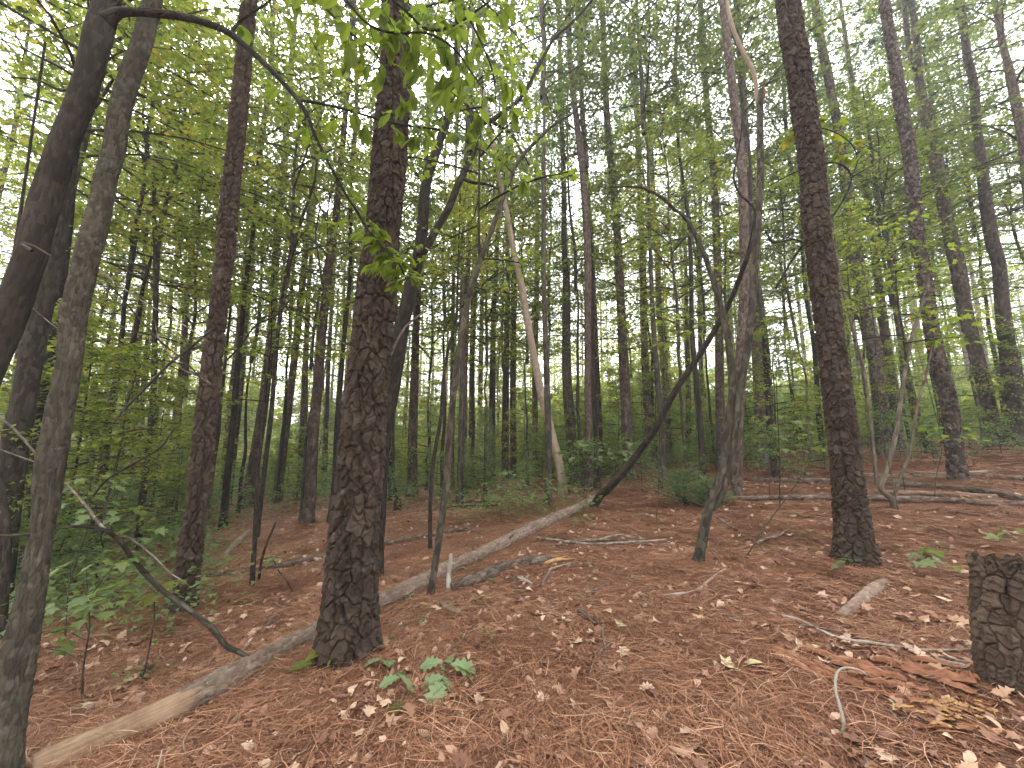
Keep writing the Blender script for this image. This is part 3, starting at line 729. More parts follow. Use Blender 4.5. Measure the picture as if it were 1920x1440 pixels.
limb(t5b, [(856, 585, 4), (868, 573, 3.2), (885, 562, 3), (905, 535, 2.5), (935, 505, 2)], 6.0, M_dark, n=14)

T6 = [(1057, 932, 21), (1053, 900, 19), (1047, 863, 18.5), (1030, 797, 18), (1013, 730, 17.5), (1000, 663, 16.5), (988, 597, 15.5), (977, 530, 14), (966, 487, 13.5), (958, 440, 12), (947, 383, 11), (933, 317, 10), (920, 250, 9), (905, 165, 8), (897, 117, 7), (885, 40, 5)]
T6 = [(u_, v_, w_ * .86) for u_, v_, w_ in T6]
t6, C6, _ = tree('dead_tree', 'leaning barkless pale pole, its foot behind the far end of the long log', 'dead tree', T6, M_pole, n=110, seg=14, fl=.15, relief=lump_relief(.006, 17, .2))

# twin-stemmed crooked tree
T8 = [(1302, 1067, 22), (1315, 1027, 20), (1327, 960, 19), (1337, 935, 19), (1350, 897, 18), (1360, 847, 17), (1368, 780, 16), (1373, 730, 15), (1369, 663, 14), (1360, 613, 13), (1351, 570, 12), (1333, 513, 10), (1317, 467, 9),
      (1297, 427, 8), (1280, 403, 7), (1265, 393, 6.5), (1240, 370, 6), (1207, 353, 5), (1175, 350, 4), (1143, 351, 3)]
t8, C8, R8 = tree('hardwood_tree', 'twin-stemmed crooked tree with mossy grey bark, one stem arching over to a bare tip', 'tree', T8, M_hard, n=150, seg=14, fl=.3, relief=lump_relief(.006, 19, .06))
D8 = float(C8[0, 1])
limb(t8, [(1335, 955, 14), (1352, 925, 17), (1368, 870, 17), (1377, 810, 17), (1381, 763, 17), (1390, 713, 16), (1400, 663, 16), (1408, 597, 15), (1413, 530, 15), (1417, 470, 15), (1421, 417, 14.5), (1426, 333, 14), (1425, 267, 13.5), (1425, 200, 12), (1427, 168, 10)], D8, M_hard, name='second_stem', n=110, seg=12, relief=lump_relief(.005, 23, .06))
limb(t8, [(1421, 200, 8), (1414, 140, 9), (1393, 97, 8.5), (1375, 55, 8), (1366, 20, 7), (1360, -30, 6)], D8 + .1, M_pole, name='bare_snag', n=24, seg=9)
limb(t8, [(1425, 205, 5), (1433, 180, 5), (1432, 160, 3)], D8, M_rot, name='splinter', n=6)
limb(t8, [(1436, 434, 4), (1445, 450, 4.5), (1453, 455, 4.5), (1487, 449, 4), (1510, 458, 4), (1525, 472, 3)], D8 - .3, M_dark, n=20)
# curved vine stems between the twin-stemmed tree and the large pine
def vine(label, pts, D, mat=None, n=60):
    q, t = at_y(pts[0][0], pts[0][1], D)
    root = empty('vine', q, label, 'vine')
    limb(root, pts, D, mat or M_dark, name='stem', n=n, seg=7)
    return root
vine1 = vine('dark woody vine looping in a hook across the large straight pine', [(1455, 540, 5), (1487, 485, 5), (1510, 455, 5), (1547, 423, 5), (1565, 400, 4.8), (1582, 373, 4.5), (1593, 350, 4.5), (1596, 333, 4.3), (1587, 315, 4), (1563, 305, 4), (1530, 310, 3.5), (1500, 320, 3), (1480, 328, 3), (1440, 350, 2)], 4.3)
limb(vine1, [(1596, 333, 3), (1630, 313, 3), (1660, 295, 2.8), (1687, 280, 2.2), (1710, 262, 1.5)], 4.3, M_dark, n=16)
v2 = vine('thin dark vine hanging in a double curve along the taller crooked stem', [(1392, 215, 3), (1390, 247, 3.5), (1383, 290, 4), (1376, 333, 4), (1387, 363, 4.5), (1405, 380, 4.5), (1415, 395, 5), (1414, 430, 5), (1408, 460, 5), (1398, 490, 5)], D8 - .15)

# long dead pole leaning onto the twin-stemmed tree
T10 = [(1103, 952, 16), (1125, 930, 15), (1140, 917, 14.5), (1173, 880, 14), (1203, 840, 13.5), (1227, 807, 13), (1250, 763, 12.5), (1273, 723, 12), (1313, 663, 11.5), (1347, 607, 11), (1370, 563, 10.5), (1390, 513, 10), (1403, 475, 9), (1413, 427, 7), (1420, 395, 5)]
hb = hit(1103, 955)
ys = np.linspace(float(hb[1]), D8 + .25, len(T10))
T10 = [(u, v, w * (1.0), float(y)) for (u, v, w), y in zip(T10, ys)]
t10, _, _ = tree('leaning_dead_pole', 'long dark curved dead stem leaning up onto the twin-stemmed crooked tree', 'dead tree', T10, M_dark, n=110, seg=10, fl=0, relief=lump_relief(.004, 29, .08))

PG = 'slim far pine trunks standing among the leaves'
def pine(label, pts, D=None, mat=None, top=21, crown=.66, n=90, group=None, seg=18, name='pine_tree', **k):
    r_, C, R = tree(name, label, 'pine tree', pts, mat or M_pine_red, D=D, top=top, n=n, seg=seg, crown=('pine', crown) if crown else None, group=group, **k)
    if crown: dead_stubs(r_, C, R, [C[0, 2] + h for h in (3.5, 4.4, 5.1, 5.9, 6.8, 7.5, 8.4, 9.1, 10.2, 11)], M_twig)
    return r_, C, R

pine('straight brown pine just behind the foot of the twin-stemmed crooked tree', [(1380, 942, 23), (1381, 900, 22), (1384, 790, 21), (1390, 650, 20), (1396, 500, 19), (1391, 317, 18), (1380, 220, 17), (1368, 120, 16), (1355, 0, 14)])
pine('dark pine trunk just beyond the twin-stemmed tree, over the end of the log pile', [(1428, 880, 27), (1427, 820, 25), (1423, 713, 23), (1419, 647, 22), (1412, 500, 20), (1400, 300, 17), (1388, 100, 14)])
# group on the right
pine('pine with loose grey scaly bark plates, its foot behind the log pile', [(1797, 905, 41), (1790, 847, 37), (1781, 763, 34), (1760, 680, 33), (1744, 597, 31), (1730, 497, 30), (1723, 467, 29), (1717, 400, 28), (1710, 333, 28), (1702, 267, 28), (1690, 200, 27), (1677, 113, 24), (1664, 40, 22), (1655, -20, 20)], relief=pine_relief(.05, .07, .022, 51, .010), n=360, seg=44, mat=M_scaly)
pine('forked pine with a dark knee-bent base, beyond the scaly-barked pine', [(1867, 842, 42), (1862, 805, 36), (1847, 730, 33), (1830, 663, 31), (1813, 597, 31), (1794, 497, 31), (1787, 467, 30), (1773, 400, 27), (1760, 333, 27), (1750, 283, 26), (1737, 217, 25), (1725, 165, 20), (1720, 100, 15), (1713, 30, 13)], mat=M_pine, relief=lump_relief(.012, 3, .1), n=140)
limb(TREES[-1], [(1727, 175, 15), (1714, 130, 13), (1704, 90, 12), (1697, 30, 11), (1690, -30, 10)], float(TREES[-1].location[1]), M_pine, name='second_stem', n=20, seg=10)
pine('stout tall pine at the edge, rising behind the stump', [(1905, 842, 45), (1900, 780, 40), (1892, 680, 37), (1880, 580, 32), (1873, 497, 29), (1860, 450, 29), (1847, 367, 26), (1840, 300, 21), (1830, 233, 20), (1827, 167, 19), (1813, 100, 17), (1805, 33, 16)], mat=M_pine)
pine('slim leaning pine trunk above the stump, crossing the upper corner', [(1960, 800, 26), (1945, 600, 24), (1930, 400, 21), (1915, 250, 18), (1908, 193, 17), (1897, 143, 16), (1880, 83, 15), (1870, 27, 14)], D=9.5)
pine('pine with reddish scales between the large straight pine and the scaly grey one', [(1660, 857, 34), (1653, 780, 32), (1643, 680, 31), (1627, 597, 28), (1613, 523, 27), (1601, 433, 23), (1590, 367, 21), (1580, 300, 19), (1572, 240, 18), (1563, 200, 18), (1553, 143, 18), (1540, 83, 17), (1530, 20, 16)], relief=pine_relief(.06, .08, .020, 53, .010), n=300, seg=36, mat=M_scaly)
pine('darker pine close behind the reddish-scaled one', [(1687, 850, 24), (1677, 747, 22), (1667, 680, 21), (1653, 580, 19), (1641, 480, 17), (1630, 400, 15), (1621, 340, 14), (1613, 283, 13), (1600, 180, 12)], mat=M_pine, D=13.5)
tree('hardwood_tree', 'smooth grey hardwood leaning toward the reddish-scaled pine from a dark curved foot', 'tree', [(1747, 850, 23), (1723, 797, 19), (1707, 730, 17), (1693, 663, 16), (1685, 607, 15), (1674, 530, 13), (1663, 450, 12), (1650, 400, 11), (1640, 330, 9)], M_hard, D=11.5, top=13, crown=('mid', .45))
D88 = float(hit(1677, 962)[1])
r8, _, _ = tree('sapling', 'small pale twin-stemmed sapling with an elbow at its foot, in front of the log pile', 'sapling', [(1679, 962, 16), (1673, 938, 15), (1655, 922, 13), (1652, 910, 12), (1663, 880, 11), (1680, 813, 10), (1687, 763, 9.5), (1697, 697, 9), (1710, 630, 8), (1720, 600, 7), (1731, 560, 5), (1742, 520, 4)], M_pale, D=D88, n=70, seg=9, relief=lump_relief(.003, 33, .05), crown=('sparse', .62), csc=.6)
limb(r8, [(1674, 942, 9), (1687, 897, 8), (1703, 857, 7), (1713, 803, 6.5), (1723, 747, 6), (1736, 705, 5), (1746, 660, 4), (1760, 610, 3)], D88, M_pale, name='second_stem', n=40)
tree('sapling', 'thin pale sapling hugging the far side of the large straight pine', 'sapling', [(1643, 915, 8), (1640, 863, 7.5), (1630, 780, 7), (1620, 697, 7), (1607, 647, 6.5), (1590, 580, 6), (1575, 520, 5)], M_pale, n=50, seg=8, crown=('small', .5), csc=.7, top=7)
# centre
pine('very straight slim pine just beyond the far tip of the long fallen log', [(1103, 927, 15), (1103, 813, 13.5), (1102, 713, 13), (1102, 613, 13), (1102, 480, 13.5), (1097, 383, 13.5), (1090, 300, 12), (1080, 217, 11), (1068, 100, 10)])
pine('slim pine paired with the very straight one, set a little deeper', [(1125, 900, 17), (1123, 813, 15), (1117, 680, 13.5), (1112, 547, 12), (1107, 433, 11), (1098, 317, 10), (1093, 217, 9), (1085, 100, 8)], D=15)
pine('sturdy dark pine rising in the gap under the bare arching tip', [(1178, 860, 23), (1177, 847, 22), (1173, 747, 20), (1167, 630, 18), (1163, 547, 16), (1160, 480, 15.5), (1150, 350, 14.5), (1140, 250, 13), (1133, 117, 11), (1129, 0, 10)], D=12.5, mat=M_pine)
pine('rough pine under the bare arching tip, second from the sturdy dark one', [(1219, 870, 18), (1213, 747, 16), (1207, 613, 13.5), (1205, 480, 13), (1203, 433, 12), (1197, 300, 10), (1193, 167, 8.5), (1188, 50, 7)], D=15.5)
pine('light grey slim pine behind the leaning dark pole, nearest to the twin-stemmed tree', [(1253, 865, 17), (1247, 713, 13.5), (1236, 580, 12), (1233, 480, 11.5), (1228, 433, 10.5), (1222, 300, 9), (1218, 200, 7.5), (1212, 100, 6)], D=16.5, mat=M_pale)
pine('grey-trunked pine between the barkless pole and the very straight slim pine', [(1072, 840, 20), (1063, 713, 18), (1062, 613, 16), (1062, 523, 14), (1058, 467, 11), (1057, 333, 10), (1053, 233, 9)], D=13.2, mat=M_hard)
pine('narrow pine trunk close behind the barkless pole', [(1005, 885, 13), (1003, 780, 11), (1004, 650, 10), (1006, 547, 9), (1007, 400, 8)], D=18)
pine('slender pine just beyond the barkless pole on the shrub side', [(1026, 850, 14), (1025, 713, 9), (1022, 600, 8.5), (1018, 450, 7)], D=22)
pine('dark slim pine next to the cedar bush, nearest to the barkless pole', [(963, 875, 13), (962, 780, 12), (962, 680, 11.5), (963, 530, 11), (960, 400, 9)], D=16.5, mat=M_pine)
pine('tall thin dark pine with a bent companion stem, beside the cedar bush', [(947, 875, 14), (948, 747, 13), (950, 647, 11), (952, 513, 9.5), (950, 380, 8)], D=17, mat=M_pine)
pine('dark pine rising straight out of the cedar bush', [(922, 870, 14), (923, 747, 12), (925, 613, 10), (930, 500, 9), (935, 380, 7)], D=18, mat=M_pine)
pine('reddish slim pine close beside the pale crooked sapling', [(867, 932, 16), (868, 813, 13), (870, 713, 12), (873, 630, 12), (877, 513, 10), (880, 400, 9)])
pine('thin pine trunk seen through the gap by the pale crooked sapling', [(847, 923, 11), (847, 800, 9), (848, 680, 8), (850, 540, 7)], D=15)
pine('slim dark pine between the reddish slim pine and the cedar bush', [(885, 860, 12), (885, 680, 10.5), (887, 580, 9), (890, 450, 8)], D=18)
pine('thin pine leaning a little beside the cedar bush, farther back', [(900, 860, 11), (900, 780, 10), (902, 650, 8.5), (905, 500, 7)], D=22)
pine('dark straight pine next to the thick pine in front, growing beyond the mossy log', [(772, 934, 24), (773, 900, 20), (774, 813, 18), (778, 680, 15), (780, 613, 14), (787, 500, 12.5), (795, 380, 11), (803, 200, 9)], mat=M_pine)
tree('sapling', 'thin stem growing from a short dark rotten butt beside the thick pine in front', 'sapling', [(747, 960, 17), (745, 935, 12), (738, 905, 7), (737, 813, 6), (737, 700, 5)], M_dark, n=40, seg=8, top=6, crown=('small', .6), csc=.6)
# between the centre group and the twin tree
pine('slender far pine trunk in the bright gap beneath the leaning dark pole', [(1291, 850, 12), (1290, 713, 10), (1288, 600, 8), (1284, 450, 7)], D=19, mat=M_pine)
pine('far thin trunk in the bright gap, nearest to the twin-stemmed tree', [(1322, 850, 11), (1316, 760, 9.5), (1312, 600, 8), (1313, 433, 7.5), (1312, 300, 6.5), (1306, 180, 5)], D=20, mat=M_pine)
pine('knobbly grey pine against the bright sky behind the arching crooked stem', [(1352, 870, 18), (1349, 700, 17), (1348, 600, 16), (1343, 433, 15), (1337, 317, 13), (1327, 217, 12.5), (1320, 117, 11), (1313, 0, 10)], D=12.5, mat=M_pine)
# left
tree('hardwood_tree', 'slim dark straight tree in the shrubs between the ridged grey trunk and the tall pine', 'tree', [(257, 1038, 17), (262, 977, 16), (270, 913, 15), (277, 847, 14), (287, 747, 13), (290, 647, 12), (292, 563, 11.5), (292, 480, 10.5), (289, 400, 8.5), (288, 333, 8), (274, 275, 6), (268, 200, 5)], M_dark, n=100, seg=12, relief=lump_relief(.006, 37, .1), crown=('mid', .42), top=11)
l2, _, _ = tree('hardwood_tree', 'dark hardwood forking in a narrow V low above the thicket', 'tree', [(190, 905, 24), (200, 813, 20), (211, 750, 18), (219, 705, 15), (223, 680, 11), (230, 613, 10), (234, 563, 9.5), (247, 497, 9), (258, 420, 7)], M_dark, D=7.6, n=80, seg=12, crown=('mid', .5), top=10)
limb(l2, [(214, 740, 12), (228, 700, 13), (240, 662, 12), (249, 640, 11), (258, 597, 11), (263, 570, 10), (270, 530, 8), (285, 480, 6)], 7.6, M_dark, name='second_stem', n=30)
l3, _, _ = pine('straight brown pine beyond the tall one, flanked by a thin leaning stem', [(463, 955, 27), (471, 900, 24), (480, 847, 22.5), (493, 763, 20), (503, 680, 18), (512, 580, 16), (515, 513, 15), (523, 400, 14.5), (533, 300, 13), (540, 180, 11)], mat=M_pine)
tree('hardwood_tree', 'thin dark stem leaning beside the straight brown pine', 'tree', [(494, 900, 10), (500, 850, 9.5), (510, 763, 9), (517, 663, 8.5), (527, 580, 8), (537, 513, 7.5), (547, 467, 7), (567, 407, 6), (590, 340, 5)], M_dark, D=8.0, n=60, seg=9, crown=('mid', .5), top=9)
pine('slim pine midway between the straight brown pine and the next rough pine', [(519, 942, 20), (530, 847, 17), (543, 747, 15), (551, 680, 14), (560, 597, 13.5), (567, 530, 13), (580, 400, 11.5), (588, 320, 10), (598, 200, 9)], mat=M_pine)
pine('rough brown pine between the tall pine and the thick plated one', [(577, 985, 27), (578, 960, 25), (583, 913, 22), (588, 813, 20.5), (597, 713, 19), (603, 630, 18), (610, 563, 17), (617, 497, 15.5), (627, 433, 14), (640, 300, 12), (650, 180, 10)], mat=M_pine)
tree('sapling', 'dark sapling stem standing alone on the slope near the low mossy log', 'sapling', [(472, 1108, 12), (477, 1027, 10), (480, 960, 9), (484, 880, 8), (492, 800, 7), (500, 700, 5.5), (505, 620, 4)], M_dark, n=60, seg=9, crown=('sparse', .7), csc=.55)
tree('dead_sapling', 'bare dead stem leaning beside the dark lone sapling', 'dead sapling', [(483, 1098, 6), (489, 1060, 5.5), (497, 1027, 5), (508, 1000, 4.5), (517, 980, 3.5)], M_dark, n=20, seg=7, fl=0)
tree('hardwood_tree', 'broad dark mossy trunk partly hidden by the ridged grey one', 'tree', [(0, 1040, 66), (14, 920, 60), (32, 820, 55), (50, 720, 50), (70, 620, 46), (92, 520, 42), (110, 420, 38), (130, 300, 34), (150, 200, 30), (165, 100, 26)], M_dark, D=4.6, n=160, seg=30, relief=ridge_relief(.03, .07, .008, 43, .03), top=10, crown=('mid', .55))
tree('hardwood_tree', 'second dark trunk squeezed between the broad mossy trunk and the ridged grey one', 'tree', [(62, 960, 36), (72, 860, 34), (84, 760, 32), (100, 640, 28), (112, 540, 25), (128, 420, 20), (140, 300, 16)], M_dark, D=5.6, n=80, seg=20, top=10, crown=('mid', .55))
tree('hardwood_tree', 'dark trunk low in the corner thicket, cut by the edge', 'tree', [(8, 1110, 22), (12, 1060, 20), (14, 1000, 18), (0, 900, 17), (-20, 800, 16)], M_dark, D=3.9, n=40, seg=14, top=6)
for (lab, pts, D, m) in [
    ('faint brown pine deep in the thicket behind the dark slim straight tree', [(325, 860, 19), (333, 763, 17), (343, 680, 15), (350, 560, 12)], 14, M_pine),
    ('pair-mate thin trunk behind the V-forked hardwood, closer to the slim straight tree', [(266, 850, 12), (267, 740, 10), (275, 650, 8), (282, 560, 7)], 17, M_dark),
    ('thin trunk behind the V-forked hardwood, just past its fork', [(250, 850, 12), (257, 730, 10), (262, 640, 8)], 16, M_dark),
    ('dead broken snag with a ragged top deep behind the ridged grey trunk', [(168, 850, 16), (172, 780, 15), (176, 725, 14), (178, 700, 10)], 11, M_hard),
    ('slim pine just past the tall pine, nearest of the far trunks there', [(433, 900, 12), (447, 780, 10.5), (453, 713, 10), (462, 600, 8)], 14, M_pine),
    ('dark far pine touching the tall pine at its foot', [(420, 900, 14), (430, 797, 12), (438, 700, 9)], 15, M_pine),
    ('far pine trunk between the slim midway pine and the rough brown one', [(567, 850, 16), (570, 760, 14), (574, 650, 11), (580, 520, 8)], 16, M_pine),
    ('far pine peering past the slim midway pine', [(496, 870, 12), (508, 780, 10), (520, 640, 8)], 18, M_pine),
    ('small far trunk just above the foot of the rough brown pine', [(608, 880, 12), (612, 780, 10), (618, 640, 8)], 18, M_pine)]:
    top = 17 if D != 11 else None
    tree('pine_tree' if m is M_pine else ('dead_snag' if D == 11 else 'hardwood_tree'), lab, 'pine tree' if m is M_pine else ('dead tree' if D == 11 else 'tree'), pts, m, D=D, top=top, n=50, seg=10, crown=(('pine' if m is M_pine else 'mid'), .6) if top else None)

TT = [(t1, 3.0, [(-20, 775, 7), (15, 795, 7), (45, 825, 7), (70, 855, 6)], M_twig), (t1, 2.9, [(-20, 835, 4), (20, 850, 4), (70, 868, 3)], M_twig), (t1, 2.9, [(-10, 530, 3), (40, 560, 3), (100, 610, 2.5), (150, 640, 2)], M_twig),
      (t2, 3.2, [(175, 930, 5), (200, 900, 5), (250, 870, 5), (300, 840, 4.5), (325, 805, 4)], M_dark), (t2, 3.2, [(120, 500, 4), (190, 520, 4), (250, 585, 4), (300, 640, 4), (350, 680, 3), (385, 720, 2.5)], M_dark),
      (t2, 3.4, [(150, 480, 3), (260, 560, 3), (330, 600, 3), (390, 640, 2)], M_twig), (t3, 4.2, [(400, 615, 5), (360, 650, 5), (320, 680, 6), (280, 720, 6), (235, 765, 6), (215, 790, 5)], M_hard), (t3, 4.3, [(420, 680, 4), (450, 650, 4), (480, 610, 3.5), (520, 590, 3), (545, 560, 2)], M_dark),
      (t3, 4.0, [(395, 720, 4), (370, 705, 3.5), (340, 690, 3), (300, 640, 3), (290, 600, 2)], M_twig), (t4, 4.0, [(610, 560, 4), (600, 500, 4), (592, 440, 3.5), (600, 390, 3)], M_dark)]
for rt_, dd_, pp_, mm_ in TT: limb(rt_, pp_, dd_, mm_, n=20, seg=6)
# ------------------------------------------------------------------ midstory trees, own trunks, shared leaf crowns
LAND = [(-999, 'the broad mossy trunk'), (85, 'the ridged grey trunk'), (160, 'the V-forked hardwood'), (230, 'the slim dark straight tree'), (330, 'the tall pine'), (430, 'the straight brown pine'), (545, 'the rough brown pine'), (640, 'the thick pine in front'),
        (770, 'the dark forked hardwood'), (845, 'the pale crooked sapling'), (915, 'the cedar bush'), (990, 'the barkless pole'), (1080, 'the very straight slim pine'),
        (1150, 'the sturdy dark pine'), (1230, 'the light grey slim pine'), (1320, 'the twin-stemmed tree'), (1470, 'the large straight pine'), (1640, 'the reddish-scaled pine'), (1740, 'the scaly grey pine'), (1830, 'the knee-bent forked pine'), (1900, 'the stump')]
def landmark(u):
    best = LAND[0][1]
    for x, n_ in LAND:
        if u >= x: best = n_
    return best
used_labels = {}
def auto_label(core, u, D):
    dist = 'nearer' if D < 9 else ('' if D < 14 else ('farther' if D < 20 else ('distant' if D < 26 else 'most distant')))
    lab = f"{dist + ' ' if dist else ''}{core} {'over' if D < 9 else 'behind'} {landmark(u)}"
    if lab in used_labels:
        i = [n_ for _, n_ in LAND].index(landmark(u)); lab = f"{dist + ' ' if dist else ''}{core} between {LAND[i][1]} and {LAND[min(i + 1, len(LAND) - 1)][1]}"
    if lab in used_labels: lab = f"{dist or 'middling'} leafy bush {'low to the ground' if D < 6 else 'just off'} beside {landmark(u)}" if 'bush' in core or 'shrub' in core else lab
    used_labels[lab] = used_labels.get(lab, 0) + 1
    return lab

def trunk_variant(seed, H, r0, mat):
    r = np.random.default_rng(seed)
    z = np.linspace(-.15, H, 9)
    P = np.stack([r.normal(0, .07, 9).cumsum() * .6, r.normal(0, .07, 9).cumsum() * .6, z, np.linspace(r0, r0 * .35, 9)], 1); P[:, :2] -= P[0, :2]
    # keep the top over the foot
    P[:, 0] -= P[-1, 0] * np.linspace(0, 1, 9); P[:, 1] -= P[-1, 1] * np.linspace(0, 1, 9)
    C = catmull(P, 40)
    return tube_mesh('trunk_mesh', C[:, :3], C[:, 3] * (1 + .4 * np.exp(-np.maximum(C[:, 2], 0) / .12)), mat, 10, lump_relief(.004, seed, .15))
TR_MID = [trunk_variant(700 + i, 4.0, .05, [M_hard, M_dark, M_pale][i % 3]) for i in range(4)]
TR_TALL = [trunk_variant(720 + i, 7.0, .08, [M_dark, M_hard][i % 2]) for i in range(3)]
TR_SMALL = [trunk_variant(740 + i, 1.3, .02, [M_hard, M_dark, M_pale][i]) for i in range(3)]

TR_BUSH = [trunk_variant(760 + i, .5, .012, M_hard) for i in range(2)]
def midstory(u, D, kind, sc, lift=1.0):
    x = at_y(u, 820, D)[0][0]; z = float(ground_h(x, D))
    if kind == 'mid': h0, trs, core, nm = 3.6, TR_MID, 'leafy understory tree', 'understory_tree'
    elif kind == 'tall': h0, trs, core, nm = 6.4, TR_TALL, 'tall leafy hardwood', 'hardwood_tree'
    elif kind == 'near': h0, trs, core, nm = 3.6, TR_MID, 'broad-leaved young tree', 'young_tree'
    elif kind == 'bush': h0, trs, core, nm = .35, TR_BUSH, 'pale green shrub', 'shrub'
    else: h0, trs, core, nm = 1.0, TR_SMALL, 'bushy sapling', 'young_tree'
    root = empty(nm, (x, D, z), auto_label(core, u, D), 'tree')
    rz = random.uniform(0, 6.28); k = random.randrange(99)
    root.rotation_euler = (0, 0, rz); root.scale = (sc,) * 3
    link('trunk', trs[k % len(trs)], root, (0, 0, 0), None, (1, 1, lift))
    b, f = CROWNS[kind][k % len(CROWNS[kind])]
    o = link('branches', b, root, (0, 0, h0 * lift)); o['kind'] = 'stuff'
    o = link('foliage', f, root, (0, 0, h0 * lift)); o['kind'] = 'stuff'
    return root

random.seed(21)
mids = []
# (picture column, distance, kind, scale)
for u, D, k, sc, *lf in [
    (20, 7.6, 'mid', .8), (330, 9.4, 'mid', .95), (560, 9.6, 'mid', 1.0), (-80, 9.5, 'tall', 1.0), (130, 10.5, 'mid', .95), (240, 10.5, 'tall', 1.0), (395, 11, 'tall', .95), (470, 12, 'mid', 1.1),
    (650, 11.5, 'tall', 1.0), (745, 13.0, 'mid', 1.2), (830, 12.5, 'tall', .9), (905, 11.5, 'mid', 1.1), (1085, 12.5, 'tall', .9), (1190, 13.5, 'mid', 1.1), (1290, 11.5, 'mid', 1.1), (1330, 14.0, 'mid', 1.1), (1440, 12.5, 'tall', 1.0), (1500, 11.5, 'mid', 1.0),
    (1560, 12.5, 'tall', 1.0), (1640, 14.2, 'mid', 1.2), (1760, 14.0, 'tall', 1.1), (1840, 14.0, 'mid', 1.2), (1890, 14.5, 'tall', 1.1), (2010, 10, 'tall', 1.0), (1730, 14.2, 'mid', 1.1), (1990, 12.5, 'mid', 1.1),
    (60, 13, 'tall', 1.0), (190, 14, 'mid', 1.2), (300, 15, 'tall', 1.05), (420, 16, 'mid', 1.3), (530, 14.5, 'tall', 1.0), (620, 17, 'mid', 1.3), (700, 15.5, 'tall', 1.05), (800, 17, 'mid', 1.3), (880, 15.5, 'tall', 1.0), (950, 18, 'mid', 1.3), (1030, 16.5, 'tall', .9),
    (985, 13.8, 'mid', 1.2), (1120, 18, 'mid', 1.3), (1250, 19, 'mid', 1.2), (1370, 16, 'tall', 1.0), (1480, 17, 'mid', 1.3), (1600, 16, 'tall', 1.05), (1710, 15, 'mid', 1.3), (1810, 17, 'tall', 1.0), (1930, 15, 'tall', 1.0),
    (0, 20, 'tall', 1.1), (110, 22, 'mid', 1.3), (260, 21, 'tall', 1.1), (370, 23, 'mid', 1.4), (480, 22, 'tall', 1.1), (590, 24, 'mid', 1.4), (680, 22, 'tall', 1.1), (770, 24, 'mid', 1.4), (850, 22, 'tall', 1.1), (930, 25, 'mid', 1.4), (1000, 23, 'mid', 1.3), (1080, 25, 'tall', 1.0),
    (1180, 24, 'mid', 1.4), (1300, 25, 'mid', 1.3), (1400, 22, 'mid', 1.4), (1500, 24, 'tall', 1.1), (1620, 22, 'mid', 1.4), (1730, 24, 'tall', 1.1), (1840, 22, 'mid', 1.4), (1920, 24, 'tall', 1.1),
    (1010, 9.6, 'tall', 1.05, 1.5), (1130, 11.5, 'tall', 1.05, 1.45), (1240, 10.2, 'tall', 1.1, 1.5), (1300, 11.2, 'tall', 1.05, 1.5), (1440, 9.8, 'tall', 1.0, 1.5), (860, 10.6, 'tall', 1.0, 1.4), (640, 9.6, 'tall', 1.0, 1.4), (420, 9.2, 'tall', 1.0, 1.4), (1540, 12.5, 'tall', 1.1, 1.3), (1850, 13.0, 'tall', 1.1, 1.3),
    (1220, 17, 'tall', 1.1), (960, 20, 'tall', 1.15), (1160, 21, 'tall', 1.15), (1340, 20, 'tall', 1.15)]:
    mids.append(midstory(u + random.uniform(-15, 15), D * random.uniform(.97, 1.03), k, sc * random.uniform(.92, 1.08), lf[0] if lf else random.uniform(.85, 1.15)))
# low saplings and bushes
for u, D, sc in [(60, 5.2, .8), (150, 6.2, .8), (215, 5.5, .7), (310, 8.2, .8), (230, 8.8, .9), (90, 7.6, .9), (345, 11, .9), (390, 13, .9), (170, 11, 1.0), (20, 10, 1.0), (445, 15, .9), (640, 14, .8),
                 (730, 13, .8), (810, 15, .9), (1085, 13, .8), (1150, 14, .8), (1230, 13, .8), (1460, 9.5, .85), (1500, 12, .9), (1720, 10.5, .8), (1560, 13, .9), (1850, 12, .9), (980, 15, .8), (1310, 16, .9),
                 (1400, 13, .8), (540, 17, .9), (870, 18, .9), (1640, 14, .9), (1930, 11, .8), (1030, 19, 1.0), (920, 20, 1.0), (1200, 18, 1.0), (700, 19, 1.0), (600, 21, 1.0), (280, 15, 1.0), (100, 16, 1.1), (480, 20, 1.1), (760, 22, 1.1), (1370, 19, 1.0), (1760, 17, 1.0)]:
    mids.append(midstory(u + random.uniform(-12, 12), D * random.uniform(.97, 1.03), 'small', sc * random.uniform(.9, 1.1)))
for u, D, sc in [(900, 10.5, .8), (975, 9.5, .7), (1010, 12, .9), (1090, 10.2, .8), (1150, 11.5, .9), (1195, 9.8, .7), (1240, 12.5, .9), (1290, 10.5, .7), (1330, 12.8, .9), (1400, 10.8, .8), (1450, 9.2, .8), (1490, 11.8, .9), (1535, 9.6, .6), (1660, 10.2, .8),
                 (1740, 9.3, .7), (1820, 10.3, .8), (1880, 9.3, .7), (820, 11.8, .8), (740, 9.8, .7), (690, 12.5, .9), (650, 10.2, .7), (560, 12.8, .8), (445, 11.5, .8), (395, 9.2, .7), (320, 10, .9), (290, 8, .8), (225, 7.2, .9), (180, 8.6, 1.0), (130, 6.6, .9), (60, 7.8, 1.0), (30, 5.6, .9), (110, 5.0, .7)]:
    mids.append(midstory(u + random.uniform(-8, 8), D, 'bush', sc * random.uniform(.8, 1.1)))
by = {}
for o in mids: by.setdefault(o['label'], []).append(o)
for lab, os_ in by.items():
    if len(os_) > 1:
        for o in os_: o['group'] = lab.replace(' tree', ' trees', 1) if ' tree ' in lab else 'saplings: ' + lab

